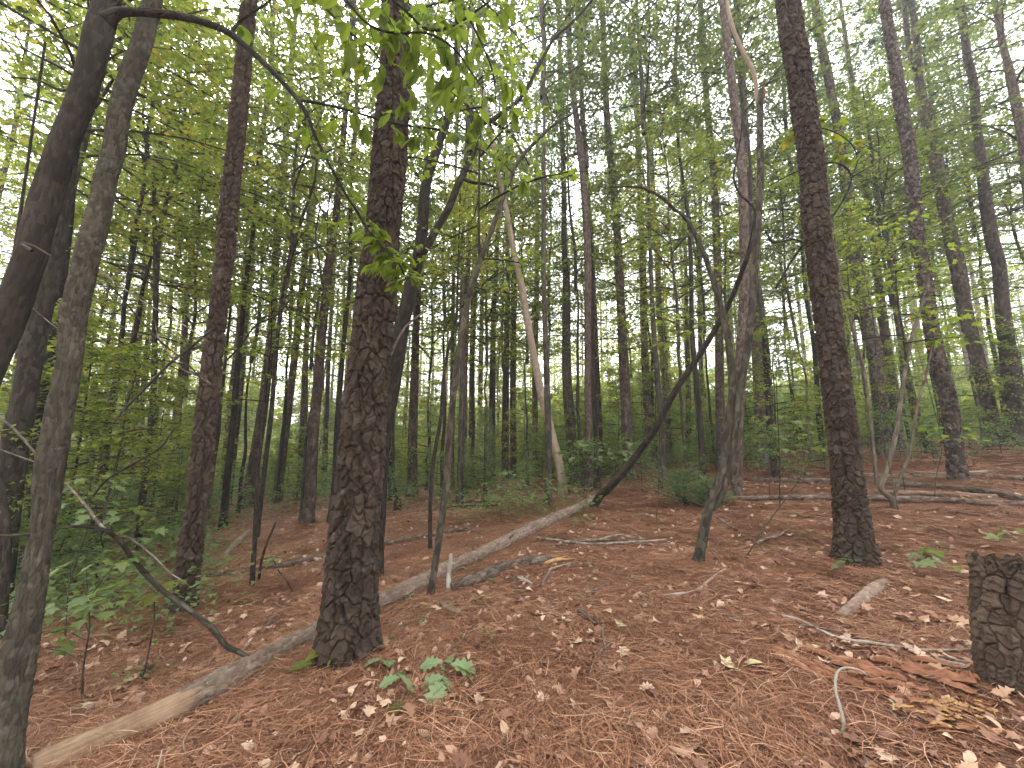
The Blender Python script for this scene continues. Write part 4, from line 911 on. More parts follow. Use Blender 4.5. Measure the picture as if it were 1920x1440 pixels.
# ------------------------------------------------------------------ geometry-nodes scatter for what nobody could count
def scatter(name, label, sources, P, rot, scl, idx, kindname='stuff'):
    src = bpy.data.collections.new(name + '_pieces')
    for i, me in enumerate(sources):
        o = bpy.data.objects.new(f'{name}_piece_{i:02d}', me); src.objects.link(o)
    me = bpy.data.meshes.new(name + '_points')
    me.vertices.add(len(P)); me.vertices.foreach_set('co', np.asarray(P, np.float32).ravel())
    a = me.attributes.new('rot', 'FLOAT_VECTOR', 'POINT'); a.data.foreach_set('vector', np.asarray(rot, np.float32).ravel())
    a = me.attributes.new('scl', 'FLOAT', 'POINT'); a.data.foreach_set('value', np.asarray(scl, np.float32))
    a = me.attributes.new('idx', 'INT', 'POINT'); a.data.foreach_set('value', np.asarray(idx, np.int32))
    o = link(name, me); tag(o, label, kind=kindname)
    ng = bpy.data.node_groups.new(name + '_scatter', 'GeometryNodeTree')
    ng.interface.new_socket('Geometry', in_out='INPUT', socket_type='NodeSocketGeometry')
    ng.interface.new_socket('Geometry', in_out='OUTPUT', socket_type='NodeSocketGeometry')
    gi = ng.nodes.new('NodeGroupInput'); go = ng.nodes.new('NodeGroupOutput')
    ci = ng.nodes.new('GeometryNodeCollectionInfo'); ci.inputs['Collection'].default_value = src
    ci.inputs['Separate Children'].default_value = True; ci.inputs['Reset Children'].default_value = True
    ip = ng.nodes.new('GeometryNodeInstanceOnPoints'); ip.inputs['Pick Instance'].default_value = True
    def attr(n, t):
        q = ng.nodes.new('GeometryNodeInputNamedAttribute'); q.data_type = t; q.inputs['Name'].default_value = n; return q.outputs['Attribute']
    ng.links.new(gi.outputs[0], ip.inputs['Points']); ng.links.new(ci.outputs[0], ip.inputs['Instance'])
    ng.links.new(attr('idx', 'INT'), ip.inputs['Instance Index']); 
    e2r = ng.nodes.new('FunctionNodeEulerToRotation'); ng.links.new(attr('rot', 'FLOAT_VECTOR'), e2r.inputs[0]); ng.links.new(e2r.outputs[0], ip.inputs['Rotation'])
    ng.links.new(attr('scl', 'FLOAT'), ip.inputs['Scale']); ng.links.new(ip.outputs[0], go.inputs[0])
    md = o.modifiers.new('scatter', 'NODES'); md.node_group = ng
    return o

# distant wood beyond the trees one can tell apart
r = np.random.default_rng(77)
src = []
def merged_tree(i, kind, h0, rad):
    r0 = random.Random(i)
    tb, cl = (make_hard_crown(800 + i, 9 if kind == 'h' else 5, 2.8, 42, 6, 9, .15, KITE) if kind != 'p' else make_pine_crown(860 + i, nneed=14))
    trunk = (np.array([[0, 0, -.3], [.1, 0, h0 * .5], [0, 0, h0 + 1]]), np.array([rad, rad * .8, rad * .55]), 7)
    VV, FF, UU, o = [], [], [], 0
    V, F, R = cl; V = V + [0, 0, h0]
    tv, tf, tu, to = [], [], [], 0
    for C, Rr, sg in [trunk] + [(np.asarray(c) + [0, 0, h0], q, 3) for c, q, s in tb if len(c) > 3]:
        a_, b_, c_, d_ = tube(C, Rr, sg); tv.append(a_); tf.append(b_ + to); to += len(a_)
    tv = np.vstack(tv); tf = np.vstack(tf)
    nt_ = len(tf)
    me = np_mesh('distant_tree_mesh', np.vstack([tv, V]), [tf, F + len(tv)], [4, 3], np.zeros((tf.size + F.size, 2)), np.r_[np.full(len(tv), .5), R], False,
                 [M_pine if kind == 'p' else M_hard, M_needle if kind == 'p' else M_leaf], np.r_[np.zeros(nt_), np.ones(len(F))])
    return me
src = [merged_tree(0, 'h', 3.0, .09), merged_tree(1, 'h', 5.0, .11), merged_tree(2, 'p', 14.0, .15), merged_tree(3, 'l', 1.2, .05), merged_tree(4, 'l', 1.6, .05), merged_tree(5, 'h', 2.2, .08)]
P, S, I, RZ = [], [], [], []
k = 0
while k < 330:
    D = r.uniform(27, 62)
    x = r.uniform(-1.45, 1.45) * D
    i = int(r.choice([0, 1, 2, 3, 4, 5], p=[.2, .12, .26, .16, .12, .14]))
    P.append((x, D, float(ground_h(x, D)))); S.append(r.uniform(.9, 1.4)); I.append(i); RZ.append((0, 0, r.uniform(0, 6.28))); k += 1
for k in range(150):
    an = r.uniform(.35, 2 * math.pi - .35) + math.pi / 2; D = r.uniform(5.5, 30) if abs(math.cos(an - math.pi / 2)) < .95 else r.uniform(7, 30)
    x, y_ = D * math.cos(an), D * math.sin(an)
    if y_ > -3.5 and abs(x) < max(0, y_) * 1.75 + 6.5: continue
    P.append((x, y_, float(ground_h(x, y_)))); S.append(r.uniform(.9, 1.3)); I.append(int(r.choice([0, 1, 2, 5]))); RZ.append((0, 0, r.uniform(0, 6.28)))
scatter('distant_woods', 'surrounding mass of leafy trees and trunks closing the view', src, P, RZ, S, I)

ssrc = []
for i in range(4):
    tb_, cl_ = make_hard_crown(900 + i, 2.6, 1.7, 18, 6, 11, .15, TRI, rise=.3, shape='low')
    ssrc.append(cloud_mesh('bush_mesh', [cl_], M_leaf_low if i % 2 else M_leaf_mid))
P, S, I, RZ = [], [], [], []
for k in range(900):
    D = 15 + 40 * r.uniform() ** 1.2; x = r.uniform(-1.45, 1.45) * D
    if D < 19 and r.uniform() < .5: continue
    P.append((x, D, float(ground_h(x, D)) - r.uniform(0, .5))); S.append(r.uniform(.5, 1.15) * (.6 + D / 45)); I.append(int(r.integers(0, 4))); RZ.append((0, 0, r.uniform(0, 6.28)))
for k in range(260):
    D = r.uniform(30, 58); x = r.uniform(-1.45, 1.45) * D
    P.append((x, D, float(ground_h(x, D)) - r.uniform(0, .5))); S.append(r.uniform(1.6, 2.8)); I.append(int(r.integers(0, 4))); RZ.append((0, 0, r.uniform(0, 6.28)))
scatter('distant_undergrowth', 'pale green undergrowth thickening toward the distant woods', ssrc, P, RZ, S, I)

# ------------------------------------------------------------------ forest-floor litter
def view_points(n, ymin, ymax, r, power=1.0, spread=1.5, lo=.8):
    y = ymin + (ymax - ymin) * r.uniform(0, 1, n) ** power
    x = r.uniform(-1, 1, n) * (y * spread * .93 + lo)
    return x, y
def ground_pts(x, y, off=0.0):
    z = ground_full(x, y)
    return np.stack([x, y, z + off], 1)

def ground_line(pts, n, f=0.5, lift=0.0):
    """picture points of the piece's centre line -> 3D centre line resting on the ground, radii"""
    rows = []
    for p in pts:
        rr = .02
        for _ in range(4):
            q = hit(p[0], p[1], off=rr * f + lift + .032)
            dpt = (q[1] - CAM[1]) * math.cos(PITCH) + (q[2] - CAM[2]) * math.sin(PITCH)
            rr = .5 * p[2] * dpt / FPX
        rows.append([*q, rr])
    return catmull(rows, n)

LPTS = [(60, 1448, 60), (110, 1424, 58), (233, 1372, 55), (320, 1332, 53), (385, 1298, 52), (440, 1270, 50), (500, 1240, 47), (583, 1196, 42), (650, 1163, 38), (717, 1131, 36), (773, 1103, 33), (840, 1068, 30), (923, 1030, 27), (1007, 987, 24), (1073, 958, 20), (1115, 937, 17), (1145, 920, 12)]
logs_line = ground_line(LPTS, 200, .75)
def needle_patch(seed, n, rad, ln=.17, w=.0013, lift=.03, bundle=True):
    r = np.random.default_rng(seed)
    P = np.stack([r.normal(0, rad * .5, n), r.normal(0, rad * .5, n), r.uniform(0, lift, n) ** 1.0], 1)
    main = r.uniform(0, np.pi)
    a = np.where(r.uniform(0, 1, n) < .4, main + r.normal(0, .4, n), r.uniform(0, 2 * np.pi, n))
    l = ln * r.uniform(.55, 1.15, n); bend = r.normal(0, .22, n); up = r.normal(0, .06, n)
    rows = []
    for t in (-.5, -.17, .17, .5):
        q = a + bend * t * 2
        rows.append(P + np.stack([np.cos(q) * l * t, np.sin(q) * l * t, up * l * t - (t ** 2) * .02 + .006], 1))
    side = np.stack([-np.sin(a), np.cos(a), np.zeros(n)], 1) * w
    side[:, 2] = r.uniform(-.6, .6, n) * w
    V = np.stack([rows[0] - side, rows[0] + side, rows[1] - side, rows[1] + side, rows[2] - side, rows[2] + side, rows[3]], 1)
    F0 = np.array([(0, 1, 3), (0, 3, 2), (2, 3, 5), (2, 5, 4), (4, 5, 6)])
    F = F0[None] + (np.arange(n) * 7)[:, None, None]
    return np_mesh('needle_patch_mesh', V.reshape(-1, 3), F.reshape(-1, 3), 3, None, np.repeat(r.uniform(0, 1, n), 7), False, [M_straw])
srcn = [needle_patch(900 + i, 430, .30, w=.00115) for i in range(6)]
r = np.random.default_rng(31)
x, y = view_points(5800, 1.1, 9.5, r, 1.25, 1.45, 1.0)
keep = (vnoise(x * 1.3, y * 1.3, 61) + .35 * vnoise(x * 4, y * 4, 62)) > .36
P = ground_pts(x[keep], y[keep], .002)
for t_ in TREES:                                      # straw heaped against the feet of the trunks
    if t_.location[1] < 9.5:
        for k_ in range(26):
            a_ = r.uniform(0, 6.28); q_ = .16 + .10 * r.uniform() + (.14 if t_ in (t4, t7) else 0)
            P = np.vstack([P, [t_.location[0] + q_ * math.cos(a_), t_.location[1] + q_ * math.sin(a_), t_.location[2] + r.uniform(.0, .045)]])
lg_ = logs_line
for k_ in range(260):                                 # straw banked along the long log
    i_ = r.integers(0, len(lg_)); s_ = r.choice([-1, 1]); t_ = lg_[min(i_ + 3, len(lg_) - 1), :2] - lg_[max(i_ - 3, 0), :2]; t_ = t_ / (np.linalg.norm(t_) + 1e-9)
    px_ = lg_[i_, :2] + np.array([-t_[1], t_[0]]) * s_ * r.uniform(.13, .24)
    P = np.vstack([P, [px_[0], px_[1], float(ground_full(px_[0], px_[1])) + r.uniform(0, .03)]])
n = len(P)
scatter('pine_straw', 'fallen reddish pine needles carpeting the forest floor', srcn, P, np.stack([r.normal(0, .06, n), r.normal(0, .06, n), r.uniform(0, 6.28, n)], 1), r.uniform(.7, 1.25, n), r.integers(0, 6, n))
srcf = [needle_patch(920 + i, 150, .45, w=.0035, ln=.22) for i in range(4)]
x, y = view_points(3800, 8.5, 26, r, 1.2, 1.45, 1.0)
P = ground_pts(x, y, .002); n = len(P)
scatter('pine_straw_beyond', 'pine needles on the farther forest floor', srcf, P, np.stack([np.zeros(n), np.zeros(n), r.uniform(0, 6.28, n)], 1), r.uniform(.9, 1.5, n), r.integers(0, 4, n))

def curled_leaf(seed, tmpl, size, mat, curl=.5):
    r = np.random.default_rng(seed)
    V, F = tmpl; V = V.copy() - [0, .5, 0]
    ax = r.uniform(0, np.pi); d = V[:, 0] * math.cos(ax) + V[:, 1] * math.sin(ax)
    V[:, 2] = V[:, 2] * .6 + curl * d ** 2 * r.choice([1, 1, -1]) + r.normal(0, .035, len(V))
    V[:, 2] -= V[:, 2].min()
    me = np_mesh('leaf_mesh', V * size, F, 3, None, np.full(len(V), r.uniform(0, 1)), True, [mat]); return me
srcl = [curled_leaf(940, OAK, .10, M_litter, .4), curled_leaf(941, OAK, .085, M_litter, .9), curled_leaf(942, OVAL, .085, M_litter, .7), curled_leaf(943, OVAL, .07, M_litter, .3), curled_leaf(944, STAR, .075, M_litter, .5), curled_leaf(945, KITE, .05, M_litter, .8), curled_leaf(946, OVAL, .05, M_litter, 1.0), curled_leaf(947, STAR, .06, M_litter, .9)]
x, y = view_points(21000, 1.2, 26, r, 1.45, 1.45, 1.0)
keep = r.uniform(0, 1, len(x)) < np.clip(.35 + vnoise(x * .9, y * .9, 5) * .9 + np.clip(-x / 6, -.15, .35), 0, 1)
x, y = x[keep], y[keep]
P = ground_pts(x, y, .050); n = len(P)
scatter('leaf_litter', 'scattered dry brown leaves lying on the pine straw', srcl, P, np.stack([r.normal(0, .35, n), r.normal(0, .35, n), r.uniform(0, 6.28, n)], 1), r.uniform(.55, 1.2, n), r.integers(0, 8, n))

# small twigs and bark flakes
def twig_src(seed, L_, rad, mat):
    r = np.random.default_rng(seed); C = np.stack([np.linspace(-.5, .5, 6) * L_, r.normal(0, .05, 6) * L_, r.uniform(.2, 1, 6) * rad * 2], 1)
    return tube_mesh('twig_mesh', catmull(C, 12), np.linspace(rad, rad * .5, 12), mat, 5)
srct = [twig_src(960, .25, .003, M_twig), twig_src(961, .4, .004, M_twig), twig_src(962, .55, .006, M_twig), twig_src(963, .3, .005, M_white_stick)]
def flake_src(seed):
    r = np.random.default_rng(seed); k = 7; a = np.linspace(0, 2 * np.pi, k, endpoint=False)
    o = np.stack([np.cos(a) * .5 * r.uniform(.6, 1.1, k), np.sin(a) * .9 * r.uniform(.6, 1.1, k)], 1) * .045
    V = np.vstack([np.c_[o, np.zeros(k)], np.c_[o * .85, np.full(k, .006)]]); F = [np.array([[i, (i + 1) % k, (i + 1) % k + k, i + k] for i in range(k)])]
    top = np.array([[k, k + i, k + i + 1] for i in range(1, k - 1)])
    return np_mesh('flake_mesh', V, F + [top], [4, 3], np.zeros((k * 4 + (k - 2) * 3, 2)), None, False, [M_pine])
srct += [flake_src(970), flake_src(971)]
x, y = view_points(1500, 1.4, 16, r, 1.3, 1.45, 1.0); P = ground_pts(x, y, .032); n = len(P)
scatter('twig_litter', 'small fallen twigs and bark flakes strewn over the pine straw', srct, P, np.stack([r.normal(0, .08, n), r.normal(0, .12, n), r.uniform(0, 6.28, n)], 1), r.uniform(.5, 1.3, n), r.integers(0, 6, n))

# ground cover of little green plants and grass
def sprout_src(seed, n, size, tmpl, h, mat=None, spread=.12):
    r = np.random.default_rng(seed)
    Pp = np.stack([r.normal(0, spread, n), r.normal(0, spread, n), r.uniform(.3, 1, n) * h], 1)
    return cloud_mesh('sprout_mesh', [leaf_cloud(Pp, size, tmpl, r, .3, -.1)], mat or M_leaf_low)
def grass_src(seed, n):
    r = np.random.default_rng(seed); a = r.uniform(0, 6.28, n); b = np.stack([r.normal(0, .05, n), r.normal(0, .05, n), np.zeros(n)], 1)
    d = np.stack([np.cos(a) * .6, np.sin(a) * .6, r.uniform(.5, 1, n)], 1) * r.uniform(.07, .16, n)[:, None]; w = np.stack([-np.sin(a), np.cos(a), np.zeros(n)], 1) * .0018
    V = np.stack([b - w, b + w, b + d], 1).reshape(-1, 3)
    return np_mesh('grass_mesh', V, np.arange(len(V)).reshape(-1, 3), 3, None, np.repeat(r.uniform(0, 1, n), 3), False, [M_leaf_low])
srcg = [sprout_src(980, 9, .05, KITE, .10), sprout_src(981, 14, .06, TRI, .18), sprout_src(982, 22, .07, TRI, .32, spread=.2), grass_src(983, 30), grass_src(984, 16), sprout_src(985, 40, .075, TRI, .55, spread=.32)]
Pg, Sg, Ig = [], [], []
x, y = view_points(900, 3.2, 9, r, 1.0, 1.45, .5)
for a_, b_ in zip(x, y):
    w = vnoise(np.array([a_ * .6 + 9]), np.array([b_ * .6]), 8)[0]
    if w > .52: Pg.append((a_, b_)); Sg.append(r.uniform(.4, .8)); Ig.append(int(r.choice([0, 1, 3, 4])))
x, y = view_points(2600, 8.0, 40, r, 1.3, 1.45, 1.0)
for a_, b_ in zip(x, y):
    w = vnoise(np.array([a_ * .35 + 3]), np.array([b_ * .35]), 12)[0] + .45 * smooth(10, 22, b_) + .2 * smooth(0, 8, -a_)
    if w > .55: Pg.append((a_, b_)); Sg.append(r.uniform(.7, 1.6)); Ig.append(int(r.choice([1, 2, 5, 2, 5])))
# left thicket
for _ in range(420):
    b_ = r.uniform(3.9, 10); a_ = -b_ * r.uniform(.72, 1.35)
    Pg.append((a_, b_)); Sg.append(r.uniform(.6, 1.2)); Ig.append(int(r.choice([1, 2, 5])))
Pg = np.array(Pg); P = ground_pts(Pg[:, 0], Pg[:, 1], 0.0); n = len(P)
scatter('ground_cover', 'low green seedlings, grass wisps and leafy undergrowth on the forest floor', srcg, P, np.stack([np.zeros(n), np.zeros(n), r.uniform(0, 6.28, n)], 1), Sg, Ig)

# ------------------------------------------------------------------ fallen logs and sticks
def log(name, label, cat, pts, mat, n=40, seg=16, relief=None, f=.7, lift=0.0, const_r=None, cap=True, mat_cap=None, thetas=None, group=None):
    C = ground_line(pts, n, f, lift)
    R = C[:, 3] if const_r is None else np.linspace(const_r[0], const_r[1], n)
    root = empty(name, C[0, :3], label, cat, group)
    k = tube_mesh(name + '_mesh', C[:, :3], R, mat, seg, relief, cap, (0, 0, -1), thetas, mat_cap or mat, loc=C[0, :3])
    return root, k, C, R

# the long log
CL = ground_line(LPTS, 760, .75)
R_ = np.interp(np.linspace(0, 1, 760), [0, .12, .3, .6, .9, 1], [.082, .085, .086, .084, .074, .045])
# keep radius close to the measured width
R_ = .5 * R_ + .5 * CL[:, 3]
logroot = empty('fallen_log', CL[0, :3], 'long fallen pine log running past the thick pine, its near end stripped of bark', 'log')
ks = int(np.argmin([abs(px_of(c)[0] - 335) for c in CL[:, :3]]))
pr = pine_relief(.045, .07, .011, 61, .007)
V1 = tube_mesh('bare_wood_mesh', CL[:ks + 14, :3], R_[:ks + 14] * .93, M_bare, 40, lump_relief(.005, 63, .1), True, (0, 0, -1), None, M_end, loc=CL[0, :3])
link('bare_wood', V1, logroot)
def ragged(TH, S, rad):
    d, q = pr(TH, S, rad)
    e = .10 * vnoise(TH * 3, TH * 0, 5) + .05 * vnoise(TH * 9, TH * 0, 6)
    return np.where(S < e, -rad * .14, d + .002), q
V2 = tube_mesh('bark_mesh', CL[ks - 4:, :3], R_[ks - 4:], M_log, 64, ragged, True, (0, 0, -1), None, M_end, loc=CL[0, :3])
link('bark', V2, logroot)
rs_ = np.random.default_rng(17)
for i_ in (230, 300, 365, 470, 520, 600, 655):         # broken branch stubs
    c_ = CL[i_, :3]; a_ = rs_.uniform(.3, 2.8); t_ = CL[i_ + 5, :3] - CL[i_ - 5, :3]; t_ /= np.linalg.norm(t_); s_ = np.array([-t_[1], t_[0], 0]); d_ = s_ * math.cos(a_) * -1 + np.array([0, 0, 1]) * abs(math.sin(a_)) + t_ * .5
    l_ = rs_.uniform(.03, .12)
    link('stub', tube_mesh('stub_mesh', np.array([c_ + d_ * R_[i_] * .7, c_ + d_ * (R_[i_] + l_ * .5), c_ + d_ * (R_[i_] + l_)]), np.array([.014, .011, .007]), M_oldlog, 7, None, True, (0, 1, 0), None, M_end, loc=CL[0, :3]), logroot)

def simple_log(*a, **k):
    parts = k.pop('part', 'wood')
    root, me, C, R = log(*a, **k)
    link(parts, me, root); return root, C, R
rot_rel = ridge_relief(.02, .12, .012, 71, .03)
sl, C_, _ = simple_log('rotting_log', 'short rotting log with broken bark tucked against the long fallen log', 'log', [(847, 1104, 20), (880, 1090, 22), (920, 1075, 22), (945, 1062, 20)], M_oldlog, n=50, seg=22, relief=pine_relief(.04, .07, .008, 73, .004), part='bark')
sl2, _, _ = simple_log('rotting_log', 'crumbling dark log with a torn pale yellow end, continuing from the short rotting log', 'log', [(938, 1064, 17), (970, 1057, 15), (1005, 1052, 15), (1030, 1050, 13), (1045, 1049, 9)], M_oldlog, n=40, seg=18, relief=rot_rel, part='bark')
for (u1, v1, u2, v2, w) in [(1022, 1056, 1062, 1043, 7), (1030, 1052, 1078, 1047, 6), (1020, 1048, 1050, 1042, 5)]:
    me_ = log('splinter', '', '', [(u1, v1, w), ((u1 + u2) / 2, (v1 + v2) / 2, w), (u2, v2, w * .3)], M_orange, n=10, seg=6, lift=.02)
    o = me_[0]; link('splinter', me_[1], sl2, Vector(o.location) - Vector(sl2.location)); bpy.data.objects.remove(o)
# white stick leaning on the long log
q0 = hit(842, 1124, .01)
rows = []
for (u, v, w, dy) in [(842, 1124, 9, 0), (841, 1110, 9, .1), (841, 1085, 9, .18), (844, 1055, 8, .22), (845, 1038, 6, .26)]:
    q, t = at_y(u, v, q0[1] + dy); rows.append([*q, .5 * w * t / FPX])
C = catmull(rows, 24); ws = empty('bleached_stick', C[0, :3], 'bleached barkless stick propped upright against the long log', 'stick')
link('wood', tube_mesh('stick_mesh', C[:, :3], C[:, 3], M_white_stick, 9, lump_relief(.003, 5, .05), True, (0, 1, 0), None, None, loc=C[0, :3]), ws)

STK = [
 ('fallen_log', 'thin mossy log lying low beyond the thick pine, crossing behind it', [(367, 1082, 9), (467, 1070, 10), (533, 1060, 10), (613, 1040, 11), (717, 1020, 10), (807, 1003, 10), (880, 990, 9)], M_oldlog, 60, 12),
 ('fallen_branch', 'short dark branch lying beside the dark lone sapling', [(443, 1089, 6), (470, 1080, 6), (500, 1072, 5)], M_oldlog, 12, 8),
 ('fallen_log', 'light broken log with a rotted orange butt on the slope below the straight brown pine', [(417, 1048, 10), (436, 1025, 11), (452, 1010, 11), (468, 996, 10)], M_log, 24, 14),
 ('fallen_branch', 'thin branch lying far behind the pale crooked sapling, toward the barkless pole', [(790, 960, 6), (840, 950, 6), (873, 947, 6), (905, 946, 6), (940, 945, 5)], M_oldlog, 20, 8),
 ('fallen_branch', 'longest pale branch in the brush heap beyond the rotting log', [(1007, 1008, 5), (1060, 1015, 5), (1107, 1020, 5), (1160, 1018, 5), (1207, 1015, 4.5), (1250, 1012, 3.5)], M_twig, 26, 7),
 ('fallen_branch', 'upper forked branch of the brush heap beyond the rotting log', [(1100, 1014, 5), (1123, 1012, 5), (1160, 1003, 5), (1180, 1008, 4.5), (1207, 1012, 4)], M_twig, 20, 7),
 ('fallen_branch', 'dark branch beneath the brush heap beyond the rotting log', [(1040, 1022, 4), (1110, 1012, 5), (1180, 1013, 4)], M_oldlog, 16, 7),
 ('fallen_log', 'thick weathered log running across behind the large straight pine', [(1403, 902, 10), (1470, 902, 11), (1547, 902, 11), (1600, 905, 12), (1680, 908, 12), (1747, 912, 12), (1847, 922, 13), (1930, 938, 13)], M_oldlog, 70, 16),
 ('fallen_log', 'farthest log of the pile, straight and brown, behind the thick weathered one', [(1615, 893, 9), (1700, 895, 9), (1800, 893, 9), (1935, 897, 9)], M_oldlog, 30, 12),
 ('fallen_log', 'nearest log of the pile, thin and dark, ending beside the stump side', [(1270, 940, 6), (1330, 936, 8), (1397, 934, 9), (1557, 932, 10), (1647, 934, 11), (1747, 937, 11), (1830, 941, 11), (1930, 945, 11)], M_oldlog, 70, 14),
 ('fallen_log', 'pale smooth log squeezed between the nearest and the thick weathered log', [(1640, 922, 8), (1700, 924, 9), (1780, 927, 9), (1870, 931, 8)], M_log, 40, 12),
 ('fallen_branch', 'short branch lying at the far side of the log pile', [(1460, 876, 7), (1490, 883, 7), (1515, 888, 6)], M_oldlog, 14, 8),
 ('fallen_branch', 'grey branch on the ground beside the foot of the scaly-barked pine', [(1700, 885, 6), (1780, 888, 6), (1850, 884, 5)], M_log, 14, 8),
 ('fallen_branch', 'pale crooked stick with a raised tip, in the straw below the twin-stemmed tree', [(1236, 1117, 5), (1280, 1113, 6), (1313, 1104, 6), (1330, 1088, 5), (1345, 1077, 4.5), (1361, 1066, 3.5)], M_white_stick, 26, 8),
 ('fallen_branch', 'dark bent branch near the foot of the large straight pine', [(1420, 1018, 6), (1440, 1009, 6), (1462, 1003, 5), (1481, 989, 4)], M_oldlog, 16, 7),
 ('fallen_branch', 'small pale stick behind the twin-stemmed tree foot', [(1343, 968, 5), (1360, 980, 5), (1385, 995, 4)], M_twig, 12, 6),
 ('fallen_branch', 'curved stick meeting the mossy foot of the large straight pine', [(1458, 1028, 4), (1490, 1040, 5), (1515, 1042, 4.5), (1535, 1038, 4)], M_twig, 14, 6),
 ('log_fragment', 'stubby mossy piece of branch with a dark hollow end', [(1087, 1147, 10), (1103, 1160, 11), (1117, 1170, 11), (1128, 1180, 9)], M_hard, 20, 12),
 ('log_fragment', 'stubby piece of log with an orange torn end near the bleached stick', [(827, 1130, 9), (840, 1140, 10), (855, 1147, 10), (871, 1154, 7)], M_log, 20, 12),
 ('half_buried_log', 'purplish log half sunk in straw below the large straight pine', [(1578, 1160, 20), (1607, 1133, 22), (1635, 1110, 22), (1660, 1092, 20)], M_log, 50, 24),
 ('fallen_branch', 'longest white branch running from the half sunk log toward the stump', [(1440, 1150, 4), (1493, 1160, 5.5), (1540, 1183, 5), (1580, 1198, 5.5), (1647, 1207, 6), (1697, 1217, 6), (1763, 1237, 5.5), (1820, 1250, 5)], M_white_stick, 50, 8),
 ('fallen_branch', 'thin white fork touching the stump above the long white branch', [(1695, 1216, 4), (1745, 1219, 4), (1785, 1219, 4), (1822, 1217, 4)], M_white_stick, 16, 6),
 ('fallen_branch', 'short thick grey branch with a broken end, beside the hooked white twig', [(1478, 1336, 7), (1513, 1360, 10), (1547, 1380, 12), (1566, 1392, 12), (1582, 1403, 11)], M_twig, 30, 12),
 ('root', 'dark bare root creeping past the foot of the stump', [(1803, 1277, 6), (1847, 1300, 9), (1885, 1318, 9), (1935, 1338, 9)], M_dark, 20, 9),
 ('fallen_branch', 'hooked thin twig, upper one on the open straw', [(1145, 1207, 3), (1125, 1222, 3.5), (1112, 1243, 3.5), (1103, 1277, 3)], M_twig, 16, 6),
 ('fallen_branch', 'curled pale twig bending round in the middle of the open straw', [(1215, 1260, 2.5), (1180, 1258, 3), (1150, 1261, 4), (1133, 1270, 4), (1121, 1285, 4), (1124, 1297, 4), (1122, 1308, 3.5)], M_white_stick, 24, 6),
 ('fallen_branch', 'long wavering twig below the curled pale one', [(1043, 1320, 3), (1080, 1330, 3.5), (1107, 1338, 3.5), (1130, 1345, 3.5), (1150, 1342, 4), (1168, 1355, 4.5), (1175, 1370, 4)], M_twig, 26, 6),
 ('fallen_branch', 'knotted pale stick in the straw below the small mossy branch piece', [(1205, 1207, 5), (1225, 1213, 6), (1240, 1220, 6), (1258, 1228, 6)], M_twig, 16, 7),
 ('fallen_branch', 'thin straight twig near the big-leaved seedling', [(873, 1297, 3), (900, 1320, 3), (932, 1344, 2.5)], M_twig, 12, 6),
 ('fallen_branch', 'stick lying in the straw on the near side of the long log', [(205, 1398, 5), (330, 1367, 5), (450, 1322, 5), (560, 1284, 4)], M_twig, 30, 7),
 ('fallen_branch', 'pale twig at the far side of the log, below the bent brown branch', [(492, 1183, 5), (510, 1165, 4), (530, 1157, 3)], M_twig, 12, 6),
 ('fallen_branch', 'short pale stick poking out beyond the bent brown branch', [(418, 1262, 4), (440, 1235, 5), (472, 1198, 6)], M_white_stick, 14, 7),
 ('fallen_branch', 'curved thin stem arching on the slope beside the ridged grey trunk', [(145, 1245, 4), (146, 1285, 5), (155, 1308, 5), (168, 1318, 4)], M_twig, 16, 6),
 ('fallen_log', 'dark low log crossing behind the ridged grey trunk', [(-10, 1163, 10), (50, 1150, 10), (105, 1137, 9), (160, 1120, 8)], M_oldlog, 26, 10),
 ('fallen_branch', 'dark branch at the corner in the thicket', [(90, 1140, 7), (130, 1132, 7), (200, 1128, 5)], M_oldlog, 14, 8),
 ('fallen_branch', 'short pale stick beside the torn yellow end of the crumbling log', [(970, 1082, 6), (985, 1088, 6), (998, 1095, 5)], M_white_stick, 10, 8),
 ('fallen_branch', 'brown branch pointing at the torn yellow end of the crumbling log', [(1015, 1098, 3), (1035, 1068, 3.5), (1075, 1055, 3)], M_twig, 14, 6),
 ('fallen_branch', 'small dark branch on the open straw between the two crooked trees', [(1098, 1112, 5), (1125, 1101, 5), (1145, 1092, 4)], M_twig, 10, 7),
 ('fallen_branch', 'thin pale twig right of the mossy branch piece', [(1205, 1131, 2.5), (1235, 1137, 3), (1258, 1145, 3)], M_white_stick, 10, 6),
]
for nm, lab, pts, m, n_, sg in STK:
    rel = lump_relief(.004, hash(lab) % 97, .04) if pts[1][2] < 14 else pine_relief(.035, .06, .006, 75, .003)
    rel = lump_relief(.003, len(lab), .04) if pts[1][2] < 14 else pine_relief(.035, .06, .006, 75, .003)
    simple_log(nm, lab, 'root' if nm == 'root' else ('log' if 'log' in nm else 'branch'), pts, m, n=n_, seg=sg, relief=rel, f=(1.25 if 'short thick grey' in lab or 'stubby' in lab else .75 if pts[1][2] >= 9 else 1.2) if nm != 'half_buried_log' else .1, lift=.012 if pts[1][2] < 9 else .0, mat_cap=M_orange if 'orange' in lab else M_end, part='wood')

